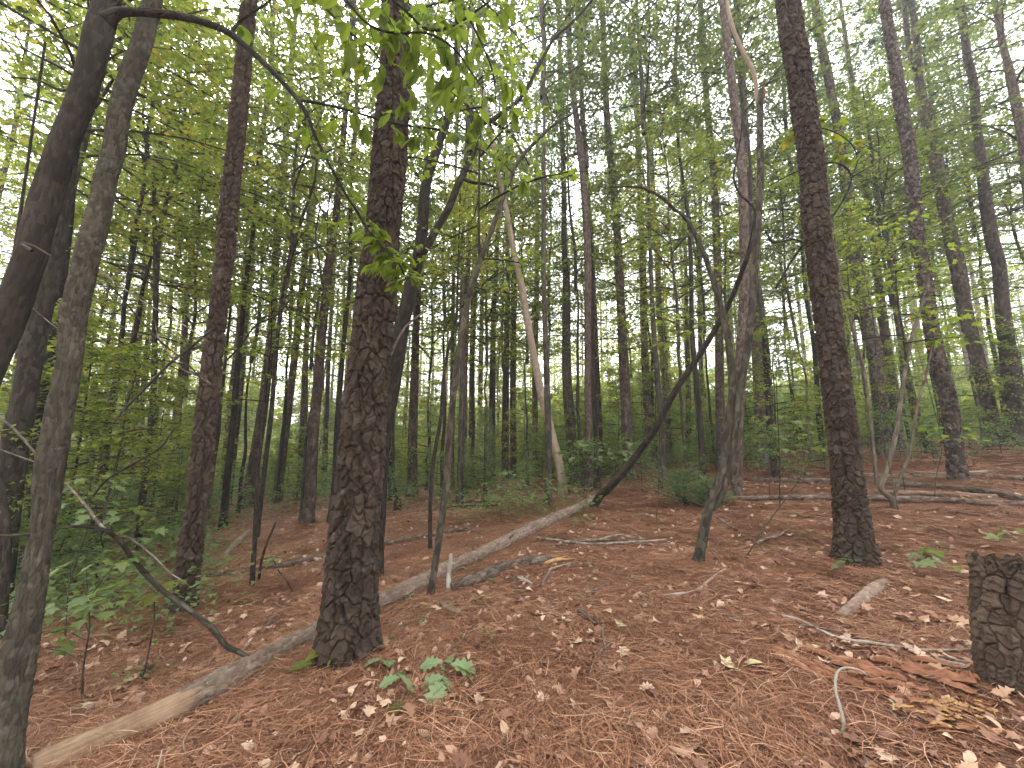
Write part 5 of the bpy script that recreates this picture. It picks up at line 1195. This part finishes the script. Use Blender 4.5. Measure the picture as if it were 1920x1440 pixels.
# hooked white twig standing out of the straw
hk = hit(1572, 1392, .02)
rows = []
for (u, v, w, dy) in [(1570, 1390, 6, 0), (1580, 1372, 6, .0), (1582, 1355, 6, .0), (1575, 1325, 5.5, .05), (1567, 1295, 5, .12), (1567, 1272, 5, .18), (1573, 1257, 4.5, .22), (1588, 1252, 4, .26), (1610, 1256, 3.5, .28), (1625, 1266, 3, .3)]:
    q, t = at_y(u, v, hk[1] + dy); rows.append([*q, .5 * w * t / FPX])
C = catmull(rows, 40); hw = empty('hooked_twig', C[0, :3], 'white twig rising and hooking over above the rotten red wood', 'twig')
link('stem', tube_mesh('stick_mesh', C[:, :3], C[:, 3], M_white_stick, 8, lump_relief(.001, 5, .03), True, (0, 1, 0), None, None, loc=C[0, :3]), hw)

# bent brown branch over the long log (left)
qa, qb = hit(473, 1240, .13), hit(20, 1180)
Dn = float(qa[1])
BP = [(474, 1237, 9, Dn), (455, 1226, 10, Dn), (427, 1213, 11, Dn), (415, 1200, 12, Dn), (393, 1173, 12, Dn), (350, 1140, 12, Dn), (300, 1103, 12, Dn), (253, 1053, 12, Dn - .1), (227, 1017, 11.5, Dn - .2), (205, 998, 10, Dn - .3), (190, 992, 9, Dn - .35), (150, 987, 8, Dn - .45), (100, 992, 8, Dn - .6), (57, 1002, 8, Dn - .7), (0, 1004, 8, Dn - .75), (-60, 1000, 8, Dn - .8)]
q, t = at_y(*BP[0][:2], Dn)
bb = empty('bent_branch', q, 'long bent brown branch dropping from the thicket onto the long log', 'branch')
limb(bb, BP, Dn, M_hard, name='stem', n=90, seg=9, relief=lump_relief(.002, 81, .05))
limb(bb, [(197, 993, 8, Dn - .3), (183, 978, 7, Dn - .3), (167, 955, 7, Dn - .3), (145, 930, 6, Dn - .25), (122, 903, 5, Dn - .2)], Dn, M_twig, n=16)
limb(bb, [(215, 1005, 4, Dn - .2), (245, 1010, 4, Dn - .1), (290, 1045, 4, Dn), (320, 1075, 3, Dn), (350, 1092, 2, Dn)], Dn, M_twig, n=20)

# ------------------------------------------------------------------ stump
ds = float(hit(1890, 1335)[1])
SP = [(1912, 1350, 205), (1908, 1305, 182), (1902, 1250, 168), (1898, 1200, 168), (1897, 1150, 170), (1896, 1100, 175), (1896, 1062, 178), (1896, 1036, 180)]
rows = []
for u, v, w in SP:
    q, t = at_y(u, v, ds + .12); rows.append([*q, width_to_radius(u, w, t) * .97])
rows = np.array(rows); rows[0, 2] = ground_h(rows[0, 0], rows[0, 1]) - .1
C = catmull(rows, 230)
stump_top = C[-1, 2]
st = empty('stump', (C[0, 0], C[0, 1], float(ground_h(C[0, 0], C[0, 1]))), 'broad cut pine stump with thick plated bark, standing at the frame edge', 'stump')
sr = pine_relief(.072, .085, .018, 91, .006)
def stump_rel(TH, S, rad):
    d, q = sr(TH, S, rad); return d, q
Vv, Ff, UVv, rn = tube(C[:, :3] - np.array(st.location), C[:, 3], 16, stump_rel, False, (0, 1, 0), front_thetas(170, 50))
# ragged rim: top rows pulled down unevenly
nseg = 220; zz = Vv[:, 2].reshape(-1, nseg); topz = zz.max()
th_ = np.linspace(0, 2 * np.pi, nseg, endpoint=False)
rag = .09 * vnoise(th_ * 3, th_ * 0, 95) + .06 * vnoise(th_ * 14, th_ * 0, 96)
lim = topz - rag
zz2 = np.minimum(zz, lim[None, :] + 0 * zz)
Vv[:, 2] = zz2.ravel()
link('bark', np_mesh('stump_bark_mesh', Vv, Ff, 4, UVv, rn, True, [M_stump]), st)
# cut top, slightly dished
rings = 10; a = np.linspace(0, 2 * np.pi, 60, endpoint=False)
cxyz = C[-1, :3] - np.array(st.location)
TV = [[cxyz[0], cxyz[1], topz - .17]]
for k in range(1, rings + 1):
    rr = (C[-1, 3] * .93) * k / rings
    for j, b in enumerate(a):
        TV.append([cxyz[0] + rr * math.cos(b), cxyz[1] + rr * math.sin(b), topz - .17 + .03 * (vnoise(np.array([k * 1.3]), np.array([j * .4]), 4)[0] - .5)])
TF4, TF3 = [], [[0, 1 + j, 1 + (j + 1) % 60] for j in range(60)]
for k in range(rings - 1):
    for j in range(60): TF4.append([1 + k * 60 + j, 1 + (k + 1) * 60 + j, 1 + (k + 1) * 60 + (j + 1) % 60, 1 + k * 60 + (j + 1) % 60])
TV = np.array(TV); TF4 = np.array(TF4); TF3 = np.array(TF3)
uvt = np.vstack([TV[TF4.ravel()][:, :2], TV[TF3.ravel()][:, :2]])
link('cut_top', np_mesh('stump_top_mesh', TV, [TF4, TF3], [4, 3], uvt, None, True, [M_rot]), st)

# ------------------------------------------------------------------ rotten red wood in front of the stump
def shard(p0, p1, w, h, mat, seed, loc):
    r = np.random.default_rng(seed); p0 = np.asarray(p0, float) - loc; p1 = np.asarray(p1, float) - loc; d = p1 - p0; L_ = np.linalg.norm(d); d /= L_
    s = np.cross(d, [0, 0, 1]); s /= np.linalg.norm(s); n = 9; V = []
    for i in range(n):
        t = i / (n - 1); k = math.sin(math.pi * (0.12 + .8 * t)) ** .5
        c = p0 + d * L_ * t + [0, 0, h * .2 * r.normal()]
        ww = w * k * r.uniform(.6, 1.1); hh = h * k * r.uniform(.6, 1.2)
        V += [c - s * ww, c - s * ww * .5 + [0, 0, hh * r.uniform(.6, 1)], c + s * ww * .1 + [0, 0, hh * r.uniform(.7, 1.2)], c + s * ww * .6 + [0, 0, hh * r.uniform(.4, 1)], c + s * ww, c - [0, 0, h * .5]]
    V = np.array(V); F = []
    for i in range(n - 1):
        for j in range(6): F.append([i * 6 + j, i * 6 + (j + 1) % 6, (i + 1) * 6 + (j + 1) % 6, (i + 1) * 6 + j])
    F = np.array(F); uv = np.stack([(V @ s), (V @ d)], 1)
    return np_mesh('shard_mesh', V, F, 4, uv, None, False, [mat])
rw = hit(1600, 1260)
rwroot = empty('rotten_wood', rw, 'crumbled rotten red log breaking into long splinters before the stump', 'rotten log')
r = np.random.default_rng(5)
SH = [(1437, 1214, 1620, 1285, 13, M_rot), (1500, 1215, 1640, 1252, 11, M_rot), (1560, 1240, 1700, 1275, 12, M_rot), (1640, 1240, 1780, 1262, 13, M_rot), (1690, 1255, 1830, 1280, 14, M_rot), (1700, 1232, 1800, 1250, 9, M_rot), (1520, 1250, 1640, 1300, 9, M_rot),
      (1620, 1275, 1740, 1290, 10, M_rot), (1590, 1258, 1660, 1268, 8, M_rot), (1760, 1275, 1835, 1300, 11, M_rot), (1800, 1262, 1838, 1272, 10, M_rot), (1650, 1300, 1720, 1312, 7, M_rot), (1455, 1225, 1540, 1268, 8, M_rot)]
for i, (a1, b1_, a2, b2_, w, m) in enumerate(SH):
    p0, p1 = hit(a1, b1_, .06), hit(a2, b2_, .065); dep = p0[1]; ww = w * dep / FPX * .75
    link('splinter', shard(p0, p1, ww, ww * .9, m, i + 10, np.array(rwroot.location)), rwroot)
ow = hit(1740, 1345)
owroot = empty('wood_chips', ow, 'pile of bright orange split wood chips lying below the stump', 'wood chips')
k = 0
for i in range(46):
    u0, v0 = r.uniform(1670, 1850), r.uniform(1312, 1372); an = r.uniform(-.2, .6); l = r.uniform(14, 46)
    p0, p1 = hit(u0, v0, .06), hit(u0 + l * math.cos(an), v0 + l * math.sin(an) * .6, r.uniform(.055, .10)); ww = r.uniform(2.5, 6) * p0[1] / FPX
    link('chip', shard(p0, p1, ww, ww * .7, M_orange if r.uniform() < .5 else M_rot, i + 40, np.array(owroot.location)), owroot)
oc = hit(1738, 1395, .01)
ocroot = empty('wood_chunk', oc, 'upright crumbly orange chunk of wood under the pile of chips', 'wood')
p1_, t_ = at_y(1735, 1362, oc[1] + .05)
for j, off in enumerate((-.008, .004, .014)): link('splinter', shard(oc + [off, 0, -.02], p1_ + [off, 0, 0], .010, .012, M_orange, 90 + j, np.array(ocroot.location)), ocroot)

# reddish bark slab at the bottom edge
bs_ = hit(270, 1425)
bsr = empty('bark_slab', bs_, 'slab of shed reddish bark lying on the near side of the long log', 'bark')
for j, (a1, b1_, a2, b2_, w) in enumerate([(215, 1440, 290, 1398, 20), (240, 1448, 330, 1410, 16)]):
    p0, p1 = hit(a1, b1_, .04), hit(a2, b2_, .05); ww = w * p0[1] / FPX * .6
    link('slab', shard(p0, p1, ww, ww * .35, M_rot if j == 0 else M_log, 120 + j, np.array(bsr.location)), bsr)

# ------------------------------------------------------------------ single leaves, seedlings, cones
LEAF = {}
def leaf_mesh(kind, mat, size=1.0, v=0):
    key = (kind, mat.name, v)
    if key not in LEAF:
        T = {'oval': OVAL, 'star': STAR, 'oak': OAK}[kind]; r = np.random.default_rng(v + 3); V = T[0].copy()
        V[:, 2] += -.12 * V[:, 1] ** 2 * r.uniform(.3, 1.6) + .15 * r.uniform(-1, 1) * V[:, 0]
        if kind == 'oval': V[:, 0] *= r.uniform(.85, 1.15)
        LEAF[key] = np_mesh('leaf_mesh', V, T[1], 3, None, np.full(len(V), r.uniform(.1, .95)), False, [mat])
    return LEAF[key]
def add_leaf(parent, root_loc, p, d, size, kind, mat, roll=0.0, name='leaf'):
    """leaf at p pointing along d"""
    y_ = Vector([float(c) for c in d]).normalized(); up = Vector((0, 0, 1)); x_ = y_.cross(up)
    if x_.length < .05: x_ = Vector((1, 0, 0))
    x_.normalize(); z_ = x_.cross(y_)
    M = Matrix((x_, y_, z_)).transposed().to_4x4() @ Matrix.Rotation(roll, 4, 'Y')
    o = link(name, leaf_mesh(kind, mat, 1, random.randrange(5)), parent)
    o.matrix_local = Matrix.Translation(Vector([float(c) for c in p]) - Vector(root_loc)) @ M @ Matrix.Scale(size, 4)
    return o

def leafy(branch, root, C, n, t0, size, kind, mats, spread=.35, droop=.5, twigs=True):
    """individual leaves on short twigs along the branch centre line C (children of the branch)"""
    tb = []
    s = np.linspace(t0, 1, n)
    for k, q in enumerate(s):
        i = min(len(C) - 2, int(q * (len(C) - 1))); p = C[i, :3]; T = C[min(i + 2, len(C) - 1), :3] - C[max(0, i - 2), :3]; T = T / (np.linalg.norm(T) + 1e-9)
        az = random.uniform(0, 6.28); d = np.array([math.cos(az), math.sin(az), random.uniform(-.5, .25)]) + T * .7; d /= np.linalg.norm(d)
        l = random.uniform(.3, 1) * spread; e = p + d * l
        tb.append((np.stack([p, p + d * l * .5 + [0, 0, .01], e]), np.array([.0022, .0016, .001]), 4))
        for m in range(random.choice((3, 4, 5))):
            a2 = az + (m - 1.5) * .75 + random.uniform(-.2, .2); b = p + d * l * (.55 + .12 * m) if m < 4 else e
            dd = np.array([math.cos(a2), math.sin(a2), -droop * random.uniform(.3, 1.6)])
            add_leaf(branch, root.location, b, dd, size * random.uniform(.65, 1.15), kind, random.choice(mats), random.uniform(-.5, .5))
    if twigs: o = link('twigs', join_tubes('twigs_mesh', tb, M_dark, root.location), branch); o['kind'] = 'stuff'
random.seed(5)
leafy(b1, t1, B1[44:], 15, .0, .11, 'oval', [M_leaf_near, M_leaf_near, M_leaf_yel], .22, .6)
leafy(b1, t1, B1[74:], 20, .0, .10, 'oval', [M_leaf_near, M_leaf_yel], .17, .4)
leafy(b2, t1, B2, 16, .2, .13, 'oval', [M_leaf_near], .25, .9)
leafy(b4, t1, B4, 26, .0, .13, 'oval', [M_leaf_near], .42, .8)
leafy(b5, t1, B5, 30, .0, .13, 'oval', [M_leaf_near], .42, .9)
leafy(b8, t1, B8, 20, .0, .12, 'oval', [M_leaf_near, M_leaf_yel], .38, .8)
leafy(b9, t1, B9, 18, .0, .12, 'oval', [M_leaf_near], .36, .9)
leafy(b3, t1, B3, 5, .2, .13, 'oval', [M_leaf_near], .3, .7)

def seedling(label, centre, leaves, kind='oak', mat=None, cat='seedling', stem=.12, size=None):
    """centre: picture point of the foot; leaves: (u, v, length px, direction deg in the picture plane seen on the ground)"""
    q = hit(*centre); root = empty('seedling', q, label, cat); tb = []
    hub = q + np.array([0, 0, stem])
    tb.append((np.stack([q - [0, 0, .02], q + [.005, 0, stem * .5], hub]), np.array([.003, .0025, .002]), 5))
    for (u, v, w, ang) in leaves:
        p, t = at_y(u, v, q[1] + random.uniform(-.04, .04)); p = hit(u, v, stem * random.uniform(.8, 1.2))
        dpt = p[1]; L_ = w * dpt / FPX * 1.25
        d = np.array([math.cos(math.radians(ang)), math.sin(math.radians(ang)) * 1.0, random.uniform(-.35, .1)])
        d /= np.linalg.norm(d); b0 = p - d * L_ * .5
        tb.append((np.stack([hub, (hub + b0) / 2 + [0, 0, .01], b0]), np.array([.0018, .0014, .001]), 4))
        add_leaf(root, root.location, b0, d, L_, kind, mat or M_leaf_low, random.uniform(-.4, .4))
    link('stem', join_tubes('stem_mesh', tb, M_leaf_low, root.location), root)
    return root
seedling('oak seedling with broad leaves, the nearer of two to the thick pine foot', (742, 1290), [(728, 1237, 34, 110), (697, 1238, 26, 190), (765, 1276, 40, -20), (747, 1260, 24, 60), (731, 1273, 28, 200)], mat=M_seedling, stem=.09)
seedling('oak seedling with scalloped leaves spreading wide, farther from the thick pine of the two', (835, 1275), [(807, 1242, 30, 180), (843, 1233, 26, 110), (873, 1249, 44, 10), (835, 1253, 20, 60), (809, 1277, 36, 190), (843, 1281, 36, -30), (821, 1296, 42, -100), (880, 1252, 38, 20)], mat=M_seedling, stem=.09)
seedling('small whorl of narrow bright leaves below the two oak seedlings', (738, 1322), [(724, 1318, 20, 190), (731, 1326, 20, 230), (741, 1330, 22, 275), (751, 1325, 20, 310), (758, 1317, 20, 0), (745, 1306, 20, 60), (730, 1306, 20, 130)], kind='oval', mat=M_leaf_near, stem=.05)
seedling('yellowing seedling against the foot of the thick pine', (625, 1215), [(620, 1198, 24, 170), (640, 1183, 24, 100), (563, 1247, 32, 190), (591, 1227, 28, 240), (624, 1233, 24, 250), (652, 1192, 30, 10)], kind='oval', mat=M_leaf_yel, stem=.14)
seedling('tiny round green leaf lying low at the bottom corner by the log', (190, 1437), [(190, 1435, 22, 30)], kind='oval', mat=M_leaf_low, stem=.02, cat='leaf')
seedling('single small green leaf in the straw below the broken grey branch', (1438, 1420), [(1439, 1421, 22, 140)], kind='oval', mat=M_leaf_low, stem=.02, cat='leaf')
seedling('little green sprout beyond the log beside the thick pine', (739, 1090), [(739, 1086, 13, 20), (733, 1090, 10, 180)], kind='oval', mat=M_leaf_near, stem=.03)
seedling('little green plant growing on the short rotting log', (912, 1085), [(908, 1074, 12, 120), (918, 1076, 12, 30), (911, 1083, 12, 270), (920, 1085, 11, 350)], kind='oval', mat=M_leaf_low, stem=.06)
seedling('cluster of pale green leaves by the far end of the long log', (1085, 972), [(1075, 966, 14, 160), (1090, 962, 14, 70), (1100, 970, 14, 10), (1082, 976, 13, 230), (1095, 975, 12, 300), (1108, 974, 12, 0)], kind='oval', mat=M_leaf_low, stem=.08)
seedling('grey-green leafy sprig leaning on the foot of the large straight pine', (1588, 1062), [(1585, 1048, 24, 100), (1575, 1055, 18, 180), (1597, 1052, 18, 40), (1567, 1062, 16, 200)], kind='oval', mat=M_leaf_low, stem=.12)
seedling('broad blue-green leaves low in the straw before the large straight pine', (1515, 1010), [(1505, 1002, 18, 160), (1520, 996, 20, 50), (1530, 1008, 18, 0), (1512, 1012, 15, 260)], kind='oval', mat=M_leaf_low, stem=.07)
seedling('young sweetgum sprout between the large pine and the stump', (1738, 1060), [(1715, 1040, 20, 180), (1735, 1030, 22, 90), (1758, 1035, 22, 20), (1765, 1052, 20, 340), (1742, 1055, 20, 270), (1722, 1056, 18, 210), (1790, 1062, 24, 0)], kind='star', mat=M_leaf_low, stem=.18)
seedling('leafy seedling just over the top of the stump', (1880, 1020), [(1860, 1005, 18, 180), (1880, 998, 18, 90), (1900, 1004, 18, 10), (1915, 992, 16, 40)], kind='star', mat=M_leaf_low, stem=.2)
# layered maple sapling at the left
def maple_spray(label, foot, D, centres, size, n, mat, name='maple_seedling', leaf='star', stemmat=None):
    q, t = at_y(foot[0], foot[1], D); gz = float(ground_h(q[0], D)); root = empty(name, (q[0], D, gz), label, 'seedling')
    base = np.array([q[0], D, gz]); tb = []
    topc, _ = at_y(centres[0][0], centres[0][1], D)
    wob = np.random.default_rng(len(label)).normal(0, .035, (4, 3)) * min(1.6, max(.4, topc[2] - gz)); wob[0] = 0; wob[3] = 0; wob[:, 2] *= .2
    tb.append((catmull(np.array([base * (1 - q_) + topc * q_ for q_ in (0, .35, .7, 1)]) + wob, 16), np.linspace(.008, .0035, 16), 6))
    for (u, v, rx) in centres:
        c, t = at_y(u, v, D + random.uniform(-.2, .2)); wr = rx * t / FPX
        near = tb[0][0][np.argmin(abs(tb[0][0][:, 2] - (c[2] - .05)))]
        tb.append((np.stack([near, (near + c) / 2 + [0, 0, .02], c]), np.array([.004, .003, .0015]), 4))
        for _ in range(n):
            an = random.uniform(0, 6.28); rr = wr * random.uniform(.1, 1) ** .6
            p = c + np.array([math.cos(an) * rr, math.sin(an) * rr, random.gauss(0, .03)])
            add_leaf(root, root.location, p, (math.cos(an), math.sin(an), random.uniform(-.5, .05)), size * random.uniform(.7, 1.15), leaf, mat, random.uniform(-.3, .3))
            if random.random() < .5: tb.append((np.stack([c, (c + p) / 2, p]), np.array([.0018, .0014, .001]), 3))
    link('stem', join_tubes('stem_mesh', tb, stemmat or M_hard, root.location), root)
    return root
maple_spray('layered young maple standing between the ridged grey trunk and the bent branch', (168, 1225), 3.0, [(165, 1125, 45), (205, 1120, 40), (150, 1150, 40), (105, 1185, 35), (85, 1215, 30), (225, 1050, 35), (160, 1060, 40)], .085, 8, M_leaf_low)
maple_spray('bright maple seedling hanging its leaves over the bent brown branch', (280, 1150), 3.15, [(290, 1110, 22), (305, 1100, 20), (255, 1090, 22)], .10, 5, M_leaf_near)
maple_spray('pale leafed seedling with stacked leaf layers just past the ridged grey trunk', (150, 1010), 3.9, [(170, 900, 45), (185, 920, 40), (140, 910, 35), (190, 960, 45), (160, 940, 40), (240, 965, 40), (265, 1000, 45)], .10, 7, M_leaf_low)
maple_spray('thin stick with a fan of maple leaves in front of the large straight pine', (1385, 955), 4.6, [(1525, 838, 28), (1560, 832, 22), (1585, 862, 22)], .10, 5, M_leaf_near)
maple_spray('low leafy seedling patch behind the long log near the barkless pole', (940, 955), 8.3, [(940, 905, 35), (930, 885, 25), (955, 890, 25), (945, 925, 25)], .12, 9, M_leaf_low)
vb, VB = limb(vine1, [(1596, 333, 3), (1608, 300, 3), (1596, 270, 2.6), (1570, 250, 2.4), (1540, 240, 2.2), (1510, 236, 2), (1480, 246, 1.6)], 4.2, M_dark, n=30)
leafy(vb, vine1, VB, 14, .15, .10, 'star', [M_leaf_yel, M_leaf_yel, M_leaf_near], .22, .4)
maple_spray('small maple sapling beyond the log pile with stacked leaf layers', (1440, 900), 7.6, [(1450, 800, 40), (1480, 790, 35), (1430, 820, 35), (1500, 815, 30), (1470, 840, 35), (1440, 780, 30)], .13, 10, M_leaf_low, name='maple_sapling')
maple_spray('maple sapling spreading flat leaf layers before the knee-bent forked pine', (1760, 1000), 6.2, [(1760, 800, 40), (1790, 820, 35), (1815, 600, 40), (1780, 590, 40), (1740, 610, 40), (1700, 580, 45), (1720, 640, 40), (1810, 640, 30)], .12, 12, M_leaf_near, name='maple_sapling')
maple_spray('broad leaf layers of a sapling spreading above the pale elbowed sapling', (1690, 1000), 5.8, [(1600, 440, 40), (1660, 420, 40), (1700, 400, 40), (1650, 520, 40), (1700, 500, 45), (1750, 470, 40), (1620, 560, 30)], .11, 11, M_leaf_near, name='maple_sapling')
maple_spray('small tree with red-tinged leaf tips behind the reddish-scaled pine', (1700, 950), 7.0, [(1695, 600, 20), (1735, 650, 15), (1665, 610, 15)], .06, 4, M_red_leaf, name='maple_sapling')
maple_spray('green sapling with wide leaf layers between the sturdy dark pine and the leaning dark pole', (1230, 960), 7.0, [(1240, 590, 50), (1280, 610, 40), (1200, 600, 40), (1250, 640, 40), (1210, 570, 35)], .11, 13, M_leaf_near, name='maple_sapling')
maple_spray('dead sapling hung with black shrivelled leaves beyond the twin-stemmed tree', (1460, 930), 6.5, [(1455, 615, 14), (1470, 600, 12), (1445, 620, 10), (1488, 560, 10)], .08, 9, M_dead_leaf, name='dead_sapling', leaf='oval', stemmat=M_dark)
maple_spray('low pale-leaved bush beyond the far end of the long log', (1120, 900), 9.5, [(1120, 835, 45), (1080, 830, 35), (1160, 845, 35), (1140, 860, 40), (1095, 860, 35), (1190, 830, 30), (1060, 850, 25)], .13, 15, M_leaf_low, name='shrub')
maple_spray('leafy sprig hanging low behind the wide oak seedlings side of the slope', (560, 1010), 4.9, [(512, 1050, 18), (520, 1040, 14)], .08, 5, M_leaf_low, name='maple_seedling')
# cedar bush and low juniper
def feather(label, D, u, wpx, vtop, vbot, nm, n=2600, mat=None):
    q, _ = at_y(u, vbot, D); gz = float(ground_h(q[0], D)); tp, t = at_y(u, vtop, D); H = tp[2] - gz; rad = wpx * .5 * t / FPX
    root = empty(nm, (q[0], D, gz), label, 'bush'); r = np.random.default_rng(len(label))
    tb = [(np.array([[0, 0, -.1], [0, 0, H * .5], [0, 0, H]]), np.array([.03, .02, .006]), 6)]; P, d = [], []
    for i in range(60):
        h = r.uniform(.08, .97); az = r.uniform(0, 6.28); l = rad * (1.15 - h) * r.uniform(.6, 1.2)
        e = np.array([math.cos(az) * l, math.sin(az) * l, h * H + l * .35]); b = np.array([0, 0, h * H * .95])
        tb.append((np.stack([b, (b + e) / 2, e]), np.array([.006, .004, .002]), 3))
        k = n // 60; tt = r.uniform(.2, 1.05, k)[:, None]; P.append(b + (e - b) * tt + r.normal(0, .05, (k, 3)))
        dd = (e - b) / np.linalg.norm(e - b); d.append(np.tile(dd, (k, 1)) + r.normal(0, .5, (k, 3)))
    P, d = np.vstack(P), np.vstack(d); d /= np.linalg.norm(d, axis=1)[:, None]; w = np.cross(d, r.normal(0, 1, d.shape)); w = w / np.linalg.norm(w, axis=1)[:, None] * .006
    V = np.stack([P - w, P + w, P + d * r.uniform(.05, .12, (len(P), 1))], 1).reshape(-1, 3)
    o = link('foliage', np_mesh('foliage_mesh', V, np.arange(len(V)).reshape(-1, 3), 3, None, np.repeat(r.uniform(0, 1, len(P)), 3), False, [mat or M_cedar]), root); o['kind'] = 'stuff'
    o = link('branches', join_tubes('branches_mesh', tb, M_dark), root); o['kind'] = 'stuff'
feather('feathery dark green cedar bush among the far slim pines', 10.5, 908, 90, 760, 930, 'cedar_bush', 4200)
feather('smaller feathery cedar beside the larger cedar bush, toward the pale crooked sapling', 11.5, 868, 50, 830, 920, 'cedar_bush', 2400)
feather('low spreading juniper bush at the foot side of the leaning dark pole', 8.0, 1285, 150, 888, 950, 'juniper_bush', 3600)
feather('low juniper bush by the edge of the log pile under the twin-stemmed tree', 7.4, 1330, 80, 900, 955, 'juniper_bush', 1800)
feather('grey-green cedar bush in the thicket behind the slim dark straight tree', 8.5, 330, 120, 845, 960, 'cedar_bush', 6000)

# conspicuous fallen leaves
FL = [('tan', 'pale tan leaf standing up beside the foot of the pale crooked sapling', 797, 1133, 17, 'star'), ('tan', 'cream leaf alone on the straw beyond the little seedlings, near the orange-ended log piece', 946, 1131, 14, 'star'),
      ('tan', 'cream curled leaf below the mossy branch piece', 1037, 1357, 18, 'oval'), ('tan', 'light tan oval leaf near the bottom edge, nearest the camera', 976, 1422, 17, 'oval'), ('tan', 'orange-tan round leaf below the oak seedlings', 795, 1375, 24, 'oval'),
      ('tan', 'large tan lobed leaf beside the orange-tan round one', 878, 1372, 26, 'star'), ('tan', 'crinkled tan leaf between the orange-tan round leaf and the narrow-leaved whorl', 827, 1366, 20, 'oak'), ('tan', 'tan leaf above the large lobed one', 870, 1341, 26, 'oak'),
      ('yel', 'pale yellow lobed leaf above the curled pale twig', 1168, 1173, 24, 'star'), ('yel', 'pale yellow leaf flat on the straw by the red rotten wood', 1372, 1251, 34, 'star'), ('yel', 'small yellow star-shaped leaf above the red rotten wood', 1529, 1214, 15, 'star'),
      ('yel', 'thin pale yellow leaf next to the flat star one by the red rotten wood', 1412, 1243, 30, 'oval'), ('tan', 'tan leaf pointing up near the hooked white twig', 1453, 1264, 18, 'oval'), ('tan', 'yellow-tan leaf by the start of the long white branch', 1408, 1099, 22, 'star'),
      ('tan', 'white-tan leaf along the long white branch', 1460, 1178, 15, 'oval'), ('yel', 'white leaf on the butt of the half sunk log', 1577, 1165, 16, 'oval'), ('tan', 'pink-tan leaf near the knotted pale stick', 1233, 1243, 16, 'oval'),
      ('tan', 'tan leaf edge-on beside the knotted pale stick', 1200, 1235, 16, 'oval'), ('tan', 'broad pale bark-like leaf on the slope behind the long log bare end', 105, 1275, 28, 'oval'), ('tan', 'pale narrow leaf behind the long log, near the bark edge', 130, 1273, 16, 'oval'),
      ('tan', 'pink leaf on the slope behind the long log middle', 383, 1258, 18, 'oval'), ('tan', 'pale leaf beside the layered young maple foot', 195, 1205, 14, 'oval'), ('tan', 'pale upright leaf on the slope under the bent brown branch', 280, 1187, 16, 'oval'),
      ('tan', 'tan leaf near the orange wood chips', 1605, 1350, 20, 'oval'), ('tan', 'light round leaf at the bottom below the orange chunk', 1738, 1420, 18, 'oval'), ('tan', 'tan curled leaf beside the short thick grey branch', 1452, 1370, 22, 'oval'),
      ('tan', 'pink leaf low among the straw next to the stick by the large seedlings', 683, 1273, 14, 'oval'), ('tan', 'light tan leaf far down the open straw by the wavering twig', 1152, 1357, 14, 'oval'), ('tan', 'tan leaf near the end of the twig by the big-leaved seedling', 1038, 1290, 14, 'oval')]
lm = {'tan': M_pale_leaf, 'yel': M_yellow_leaf}
for i, (m, lab, u, v, w, k) in enumerate(FL):
    q = hit(u, v, .055); L_ = w * q[1] / FPX * 1.1; an = random.uniform(0, 6.28)
    tm = {'oval': OVAL, 'star': STAR, 'oak': OAK}[k]
    me = curled_leaf(1000 + i, tm, L_, lm[m], .35)
    o = link('fallen_leaf', me, None, q + np.array([0, 0, -.005]), (random.uniform(-.5, .1), random.uniform(-.3, .3), an)); tag(o, lab, 'leaf')

def cone(label, u, v, L_):
    q = hit(u, v, .05); root = empty('pine_cone', q, label, 'pine cone'); VV, FF, o = [], [], 0
    ax = np.array([math.cos(u), math.sin(u), .1]); ax /= np.linalg.norm(ax); s1 = np.cross(ax, [0, 0, 1]); s1 /= np.linalg.norm(s1); s2 = np.cross(s1, ax)
    link('core', tube_mesh('cone_mesh', np.array([-ax * L_ * .5, 0 * ax, ax * L_ * .5]), np.array([.2, .25, .08]) * L_, M_oldlog, 8, None, True), root)
    for k in range(70):
        t = k / 70; a = k * 2.4; rr = L_ * .36 * math.sin(math.pi * (.15 + .8 * t)); c = ax * L_ * (t - .5); d = s1 * math.cos(a) + s2 * math.sin(a); e = np.cross(ax, d)
        b = c + d * rr * .4; tp = c + d * rr + ax * rr * .45
        V = np.array([b - e * rr * .15, b + e * rr * .15, tp + e * rr * .3, tp - e * rr * .3, tp + ax * .2 * rr]); VV.append(V); FF.append(np.array([(0, 1, 2), (0, 2, 3), (3, 2, 4)]) + o); o += 5
    ob = link('scales', np_mesh('scales_mesh', np.vstack(VV), np.vstack(FF), 3, np.zeros((len(FF) * 9, 2)), None, False, [M_oldlog]), root); ob['kind'] = 'stuff'
cone('open pine cone on the slope behind the long log, upper of the two there', 277, 1253, .07)
cone('open pine cone close behind the bare end of the long log', 276, 1310, .075)
cone('grey pine cone in the straw past the wide oak seedling', 935, 1188, .075)
cone('pine cone near the hooked thin twig on the open straw', 1048, 1232, .075)

# ------------------------------------------------------------------ added haze volume that lifts the distance like lens glare
hm, hnt, hout = new_mat('haze_air')
hv = N(hnt, 'ShaderNodeVolumePrincipled'); hv.inputs['Color'].default_value = (.9, .92, .95, 1); hv.inputs['Density'].default_value = .0030; hv.inputs['Anisotropy'].default_value = .35
L(hnt, hv.outputs[0], hout.inputs['Volume'])
X0, X1, Y0, Y1, Z0, Z1 = -230, 230, -60, 290, -12, 36
HV = np.array([(x_, y_, z_) for z_ in (Z0, Z1) for y_ in (Y0, Y1) for x_ in (X0, X1)], float)
HF = np.array([(0, 2, 3, 1), (4, 5, 7, 6), (0, 1, 5, 4), (2, 6, 7, 3), (0, 4, 6, 2), (1, 3, 7, 5)])
tag(link('haze', np_mesh('haze_mesh', HV, HF, 4, None, None, False, [hm])), kind='stuff')
